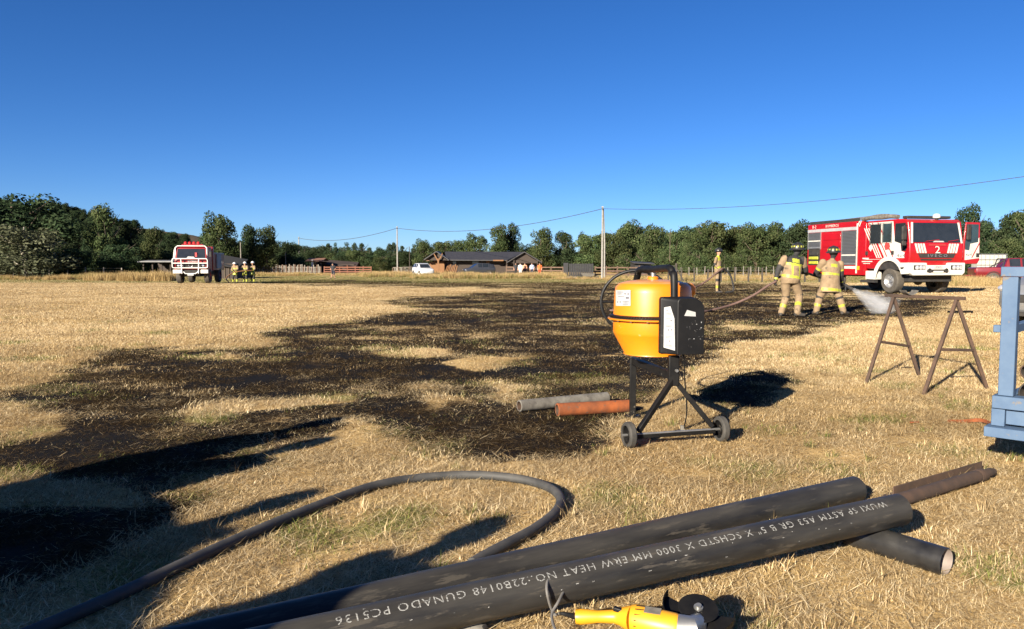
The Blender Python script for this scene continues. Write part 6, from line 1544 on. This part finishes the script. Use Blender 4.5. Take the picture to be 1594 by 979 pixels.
s1 = shed('open_shed', 'low open shed with flat grey roof left of the white fronted truck', 224, 266, 92, 1.9, 2.05, DWOOD, pm('grey_roof', (.2, .2, .2), (.14, .14, .14), scale=3, rough=.6), open_=True)
s2 = shed('barn', 'dark barn with sloping roof partly hidden behind the white fronted truck', 340, 367, 84, 1.7, 2.6, DWOOD, pm('black_felt', (.012, .012, .013), (.02, .02, .021), scale=3, rough=.9), depth=6, slope=-.5)
for k in range(5): MB().bar((.3 + .45 * k, -.05, 0), (.3 + .45 * k, -.05, 1.3), .08, .05).build('batten', BARK, s2)
s3 = shed('open_shed', 'small dark shed with brown roof edge behind the picket fence', 481, 500, 128, 2.0, 2.5, DWOOD, ROOFB, open_=True)
MB().bar((.7, -.2, 0), (.7, -.2, 2.2), .3, .3).build('white_post', WHITEP, s3)
shed('dark_shed', 'low dark shed roof beside the walking person in dark clothes', 500, 552, 132, 1.5, 2.3, DWOOD, DWOOD, slope=-.5)
shed('black_shed', 'small black shed behind the mixer drum', 988, 1013, 104, 1.75, 1.95, pm('black_sheet', (.018, .018, .02), (.028, .028, .03), scale=3, rough=.5), ROOFD, slope=-.15)

# ------------------------------------------------------------------ fences
def post_fence(nm, label, pts, n_posts, hgt, pw, rails, mat, wire=False, every=None, rw=.1, seed=1, railmat=None):
    """pts: list of (px, d); rails at heights; each post, rail and wire span its own part"""
    rr = random.Random(seed); P_ = [Vector((hxp(px, d), d, 0)) for px, d in pts]
    t = thing(nm, label, 'fence', P_[0] + Vector((0, 0, g(P_[0].x, P_[0].y))))
    o = t.location.copy(); tot = sum((P_[i + 1] - P_[i]).length for i in range(len(P_) - 1)); pos = []
    for k in range(n_posts):
        s = tot * k / (n_posts - 1)
        for i in range(len(P_) - 1):
            L = (P_[i + 1] - P_[i]).length
            if s <= L + 1e-6: q = P_[i] + (P_[i + 1] - P_[i]) * (s / L); break
            s -= L
        q.z = g(q.x, q.y); pos.append(q)
    for q in pos:
        h = hgt * rr.uniform(.92, 1.08); ln = Vector((rr.uniform(-.04, .04), 0, h))
        MB().bar(q + Vector((0, 0, -.1)), q + ln, pw, pw).build('post', mat, t, o)
    for i in range(len(pos) - 1):
        for z in rails:
            a, b_ = pos[i] + Vector((0, -.06 if not wire else 0, z)), pos[i + 1] + Vector((0, -.06 if not wire else 0, z))
            if wire: MB().cyl(a, b_, .008, n=5, caps=False).build('wire', STEEL, t, o)
            else: MB().bar(a, b_ + (b_ - a) * .02, .04, rw).build('rail', railmat or mat, t, o)
    return t
PW = pm('weathered_post', (.22, .2, .17), (.13, .115, .1), scale=4, rough=.9)
DW = pm('dark_post', (.06, .05, .04), (.035, .03, .025), scale=4, rough=.9)
RW = pm('reddish_board', (.17, .062, .034), (.12, .048, .03), scale=3, rough=.8)
BW = pm('brown_rail', (.13, .08, .055), (.09, .056, .038), scale=3, rough=.85)
post_fence('wire_fence', 'wire fence with pale wooden posts before the left dark trees', [(-30, 86), (36, 86), (190, 88)], 9, 1.2, .11, (.4, .8, 1.1), PW, wire=True)
post_fence('wire_fence', 'wire fence with dark posts running behind the lone firefighter', [(1040, 70), (1275, 66)], 12, 1.25, .12, (.35, .7, 1.05), DW, wire=True, seed=3)
post_fence('rear_wire_fence', 'farther fence of many thin pale posts before the right wood', [(1060, 96), (1330, 100)], 24, 1.2, .09, (.4, .8, 1.1), PW, wire=True, seed=4)
post_fence('rail_fence', 'brown ranch rail fence between the black gate and black shed', [(926, 92), (1012, 92)], 6, 1.3, .14, (.35, .75, 1.15), BW, rw=.15, seed=5)
post_fence('rail_fence', 'brown ranch rail fence behind the onlookers', [(788, 101), (876, 95)], 6, 1.3, .14, (.35, .75, 1.15), BW, rw=.14, seed=6)
post_fence('rail_fence', 'dark rail fence beside the white car', [(628, 112), (664, 112)], 4, 1.2, .13, (.4, .75, 1.1), DW, rw=.13, seed=7)
post_fence('board_fence', 'reddish board fence behind the walking person in dark clothes', [(505, 122), (578, 121)], 7, 1.2, .14, (.3, .65, 1.0), RW, rw=.16, seed=8)
def pickets(label, px0, px1, d, n, seed, hg=1.35):
    rr = random.Random(seed); x0, x1 = hxp(px0, d), hxp(px1, d); t = thing('picket_fence', label, 'fence', (x0, d, g(x0, d))); o = Vector((0, 0, 0))
    for k in range(n):
        x = (x1 - x0) * k / (n - 1) + rr.uniform(-.04, .04); h = hg * rr.uniform(.8, 1.12)
        MB().bar((x, 0, -.1), (x + rr.uniform(-.05, .05), 0, h), .13, .05).build('picket', PW if k % 3 else BW, t)
    for z in (.4, 1.0): MB().bar((0, .05, z), (x1 - x0, .05, z), .04, .09).build('rail', PW, t)
pickets('grey brown picket fence of uneven stakes left of the reddish board fence', 400, 500, 118, 46, 2)
pickets('short run of grey pickets between reddish fence and white car', 612, 642, 116, 12, 3, 1.0)
gt = thing('metal_gate', 'black corrugated metal gate left of the twin poles', 'gate', (hxp(877, 90), 90, g(0, 90)))
bk = MATS['black_sheet']; w = hxp(924, 90) - hxp(886, 90)
MB().bx(0, .55, -.15, .05, 0, 1.72).build('gate_pillar', bk, gt)
for k in range(14): MB().bx(.66 + w * k / 14, .66 + w * (k + .86) / 14, -.02 - .02 * (k % 2), .03, .08, 1.62 + .02 * (k % 2)).build('sheet', bk, gt)
MB().bx(.6, .66 + w, .03, .09, 1.4, 1.5).build('gate_rail', bk, gt); MB().bx(.6, .66 + w, .03, .09, .2, .3).build('gate_rail', bk, gt)
wb = thing('wheelbarrow', 'grey wheelbarrow tipped over in front of the black metal gate', 'wheelbarrow', (hxp(915, 84), 84, g(0, 84)))
MB().add([(-.5, -.3, .25), (.5, -.3, .25), (.5, .3, .25), (-.5, .3, .25), (-.8, -.42, .62), (.75, -.42, .55), (.75, .42, .55), (-.8, .42, .62)], [(0, 1, 2, 3), (0, 4, 5, 1), (1, 5, 6, 2), (2, 6, 7, 3), (3, 7, 4, 0)]).build('tray', GREYPIPE, wb)
MB().tube([(-1.1, .3, .5), (.2, .25, .2), (.9, 0, .2), (.2, -.25, .2), (-1.1, -.3, .5)], .025, 6).build('handles_frame', DARKU, wb); MB().lathe([(.08, -.05), (.2, -.04), (.2, .04), (.08, .05)], (.95, 0, .2), (0, 1, 0), 16, closed=True).build('wheel', TYRE, wb)
for i, px in enumerate((884, 895)):
    tag(MB().ball(Vector((hxp(px, 83), 83, g(0, 83) + .1)), .28, 9, 6, (1.3, .8, .6)).build('boulder', GREYPIPE), ['pale boulder at the foot of the black gate pillar', 'boulder between the gate pillar and the wheelbarrow'][i], 'rock')

# ------------------------------------------------------------------ poles and wires
CONC = pm('concrete_pole', (.27, .26, .24), (.2, .19, .175), scale=4, rough=.85)
def pole(label, px, top, d, r=.13, mat=CONC, twin=0, name='utility_pole', cross=True):
    x = hxp(px, d); z0 = g(x, d); H = (HOR - top) / FPX * d + EYE - z0
    t = thing(name, label, 'pole', (x, d, z0))
    MB().tube([(0, 0, -.2), (0, 0, H * .5), (0, 0, H)], [r, r * .85, r * .68], 10).build('shaft', mat, t)
    if twin: MB().tube([(twin, .1, -.2), (twin, .1, H * .5), (twin * .4, .1, H * .965)], [r * .8, r * .7, r * .6], 10).build('strut', mat, t)
    if cross:
        MB().cyl((-.06, -.16, H - .28), (.06, -.16, H - .28), .05, n=8).build('insulator', DARKU, t); MB().bx(-.12, .12, -.14, .14, H - .12, H - .02).build('cap', CONC, t)
    return Vector((x, d, z0 + H))
pA = pole('twin pale concrete poles right of the black metal gate', 937, 322, 82, .11, twin=.26)
pB = pole('concrete pole left of the white car', 619, 353, 118, .12)
pC = pole('concrete pole standing among the pickets, left of the small shed', 466.5, 369, 165, .14)
pole('thin pole right of the white fronted truck, by the three firefighters', 376, 377, 105, .09, PW, cross=False)
pole('thin dark pole just left of the white car', 638, 384, 124, .07, DW, cross=False)
pole('very thin pole in front of the dark trees left of the picket fence', 445.5, 392, 120, .06, PW, cross=False)
mast = pole('thin mast rising above the right wood', 1042, 357, 120, .07, BARK, name='thin_mast', cross=False)
tp = thing('braced_gate_post', 'dark wooden gate post with slanting brace beside the mixer', 'post', (hxp(1052, 72), 72, g(0, 72)))
MB().bar((0, 0, 0), (0, 0, 1.7), .16, .16).build('post', DW, tp); MB().bar((.0, 0, 1.3), (.75, 0, 0), .1, .1).build('brace', DW, tp); MB().bar((-1.1, 0, 1.4), (.0, 0, 1.45), .1, .1).build('rail', DW, tp)
WIRE = pm('wire_black', (.03, .03, .035), (.05, .05, .055), scale=3, rough=.6)
def wire(a, b_, sag, label, r=.028):
    a, b_ = Vector(a), Vector(b_); p = []
    for k in range(25):
        t_ = k / 24; q = a + (b_ - a) * t_; q.z -= sag * 4 * t_ * (1 - t_); p.append(q)
    tag(MB().tube(p, r, 6).build('power_line', WIRE), label, 'cable')
off = Vector((0, -.16, -.25))
endR = PD(1720, 256, 46)
wire(pA + off, endR, .9, 'power line rising from the twin poles to the right edge', .02)
wire(pB + off, pA + off, 1.25, 'power line between the twin poles and the pole by the white car', .03)
wire(pC + off, pB + off, 1.1, 'power line between the picket fence pole and the pole by the white car', .035)

# ------------------------------------------------------------------ bystanders and car added out of frame to cast shadows, behind the camera to the left

for i, (x, y) in enumerate([(-3.98, 2.57), (-3.9, 1.85), (-3.67, .52), (-2.6, .05), (-2.74, .12), (-4.3, 1.15)]):
    person(['bystander out of view whose shadow reaches farthest over the burnt patch', 'bystander out of view beside the farthest shadow', 'bystander out of view whose shadow points at the hose', 'bystander out of view whose shadow falls beside the black pipes', 'second bystander out of view shading the grass by the pipes', 'bystander out of view between the other shadows'][i], (x, y, 0), {k_: Vector(v_) * (.84 if i == 4 else 1.0) + Vector((0, 0, .017 if i == 4 else 0)) for k_, v_ in stand.items()}, plain_rule, [dk, nv, SKIN, BOOT, nv], voxel=.05, feet=(.5, .8), face=(.5, .8))
car('parked_suv', 'parked car out of view whose shadow darkens the lower left grass', 'car', (-6.15, 2.15, 0), R(122), suv, MATS['car_dark'], (-.85, -3.35), .34, [(2, 'ws'), (3, 'side'), (4, 'side'), (5, 'side')])  # unseen car, added to widen the shadow at lower left
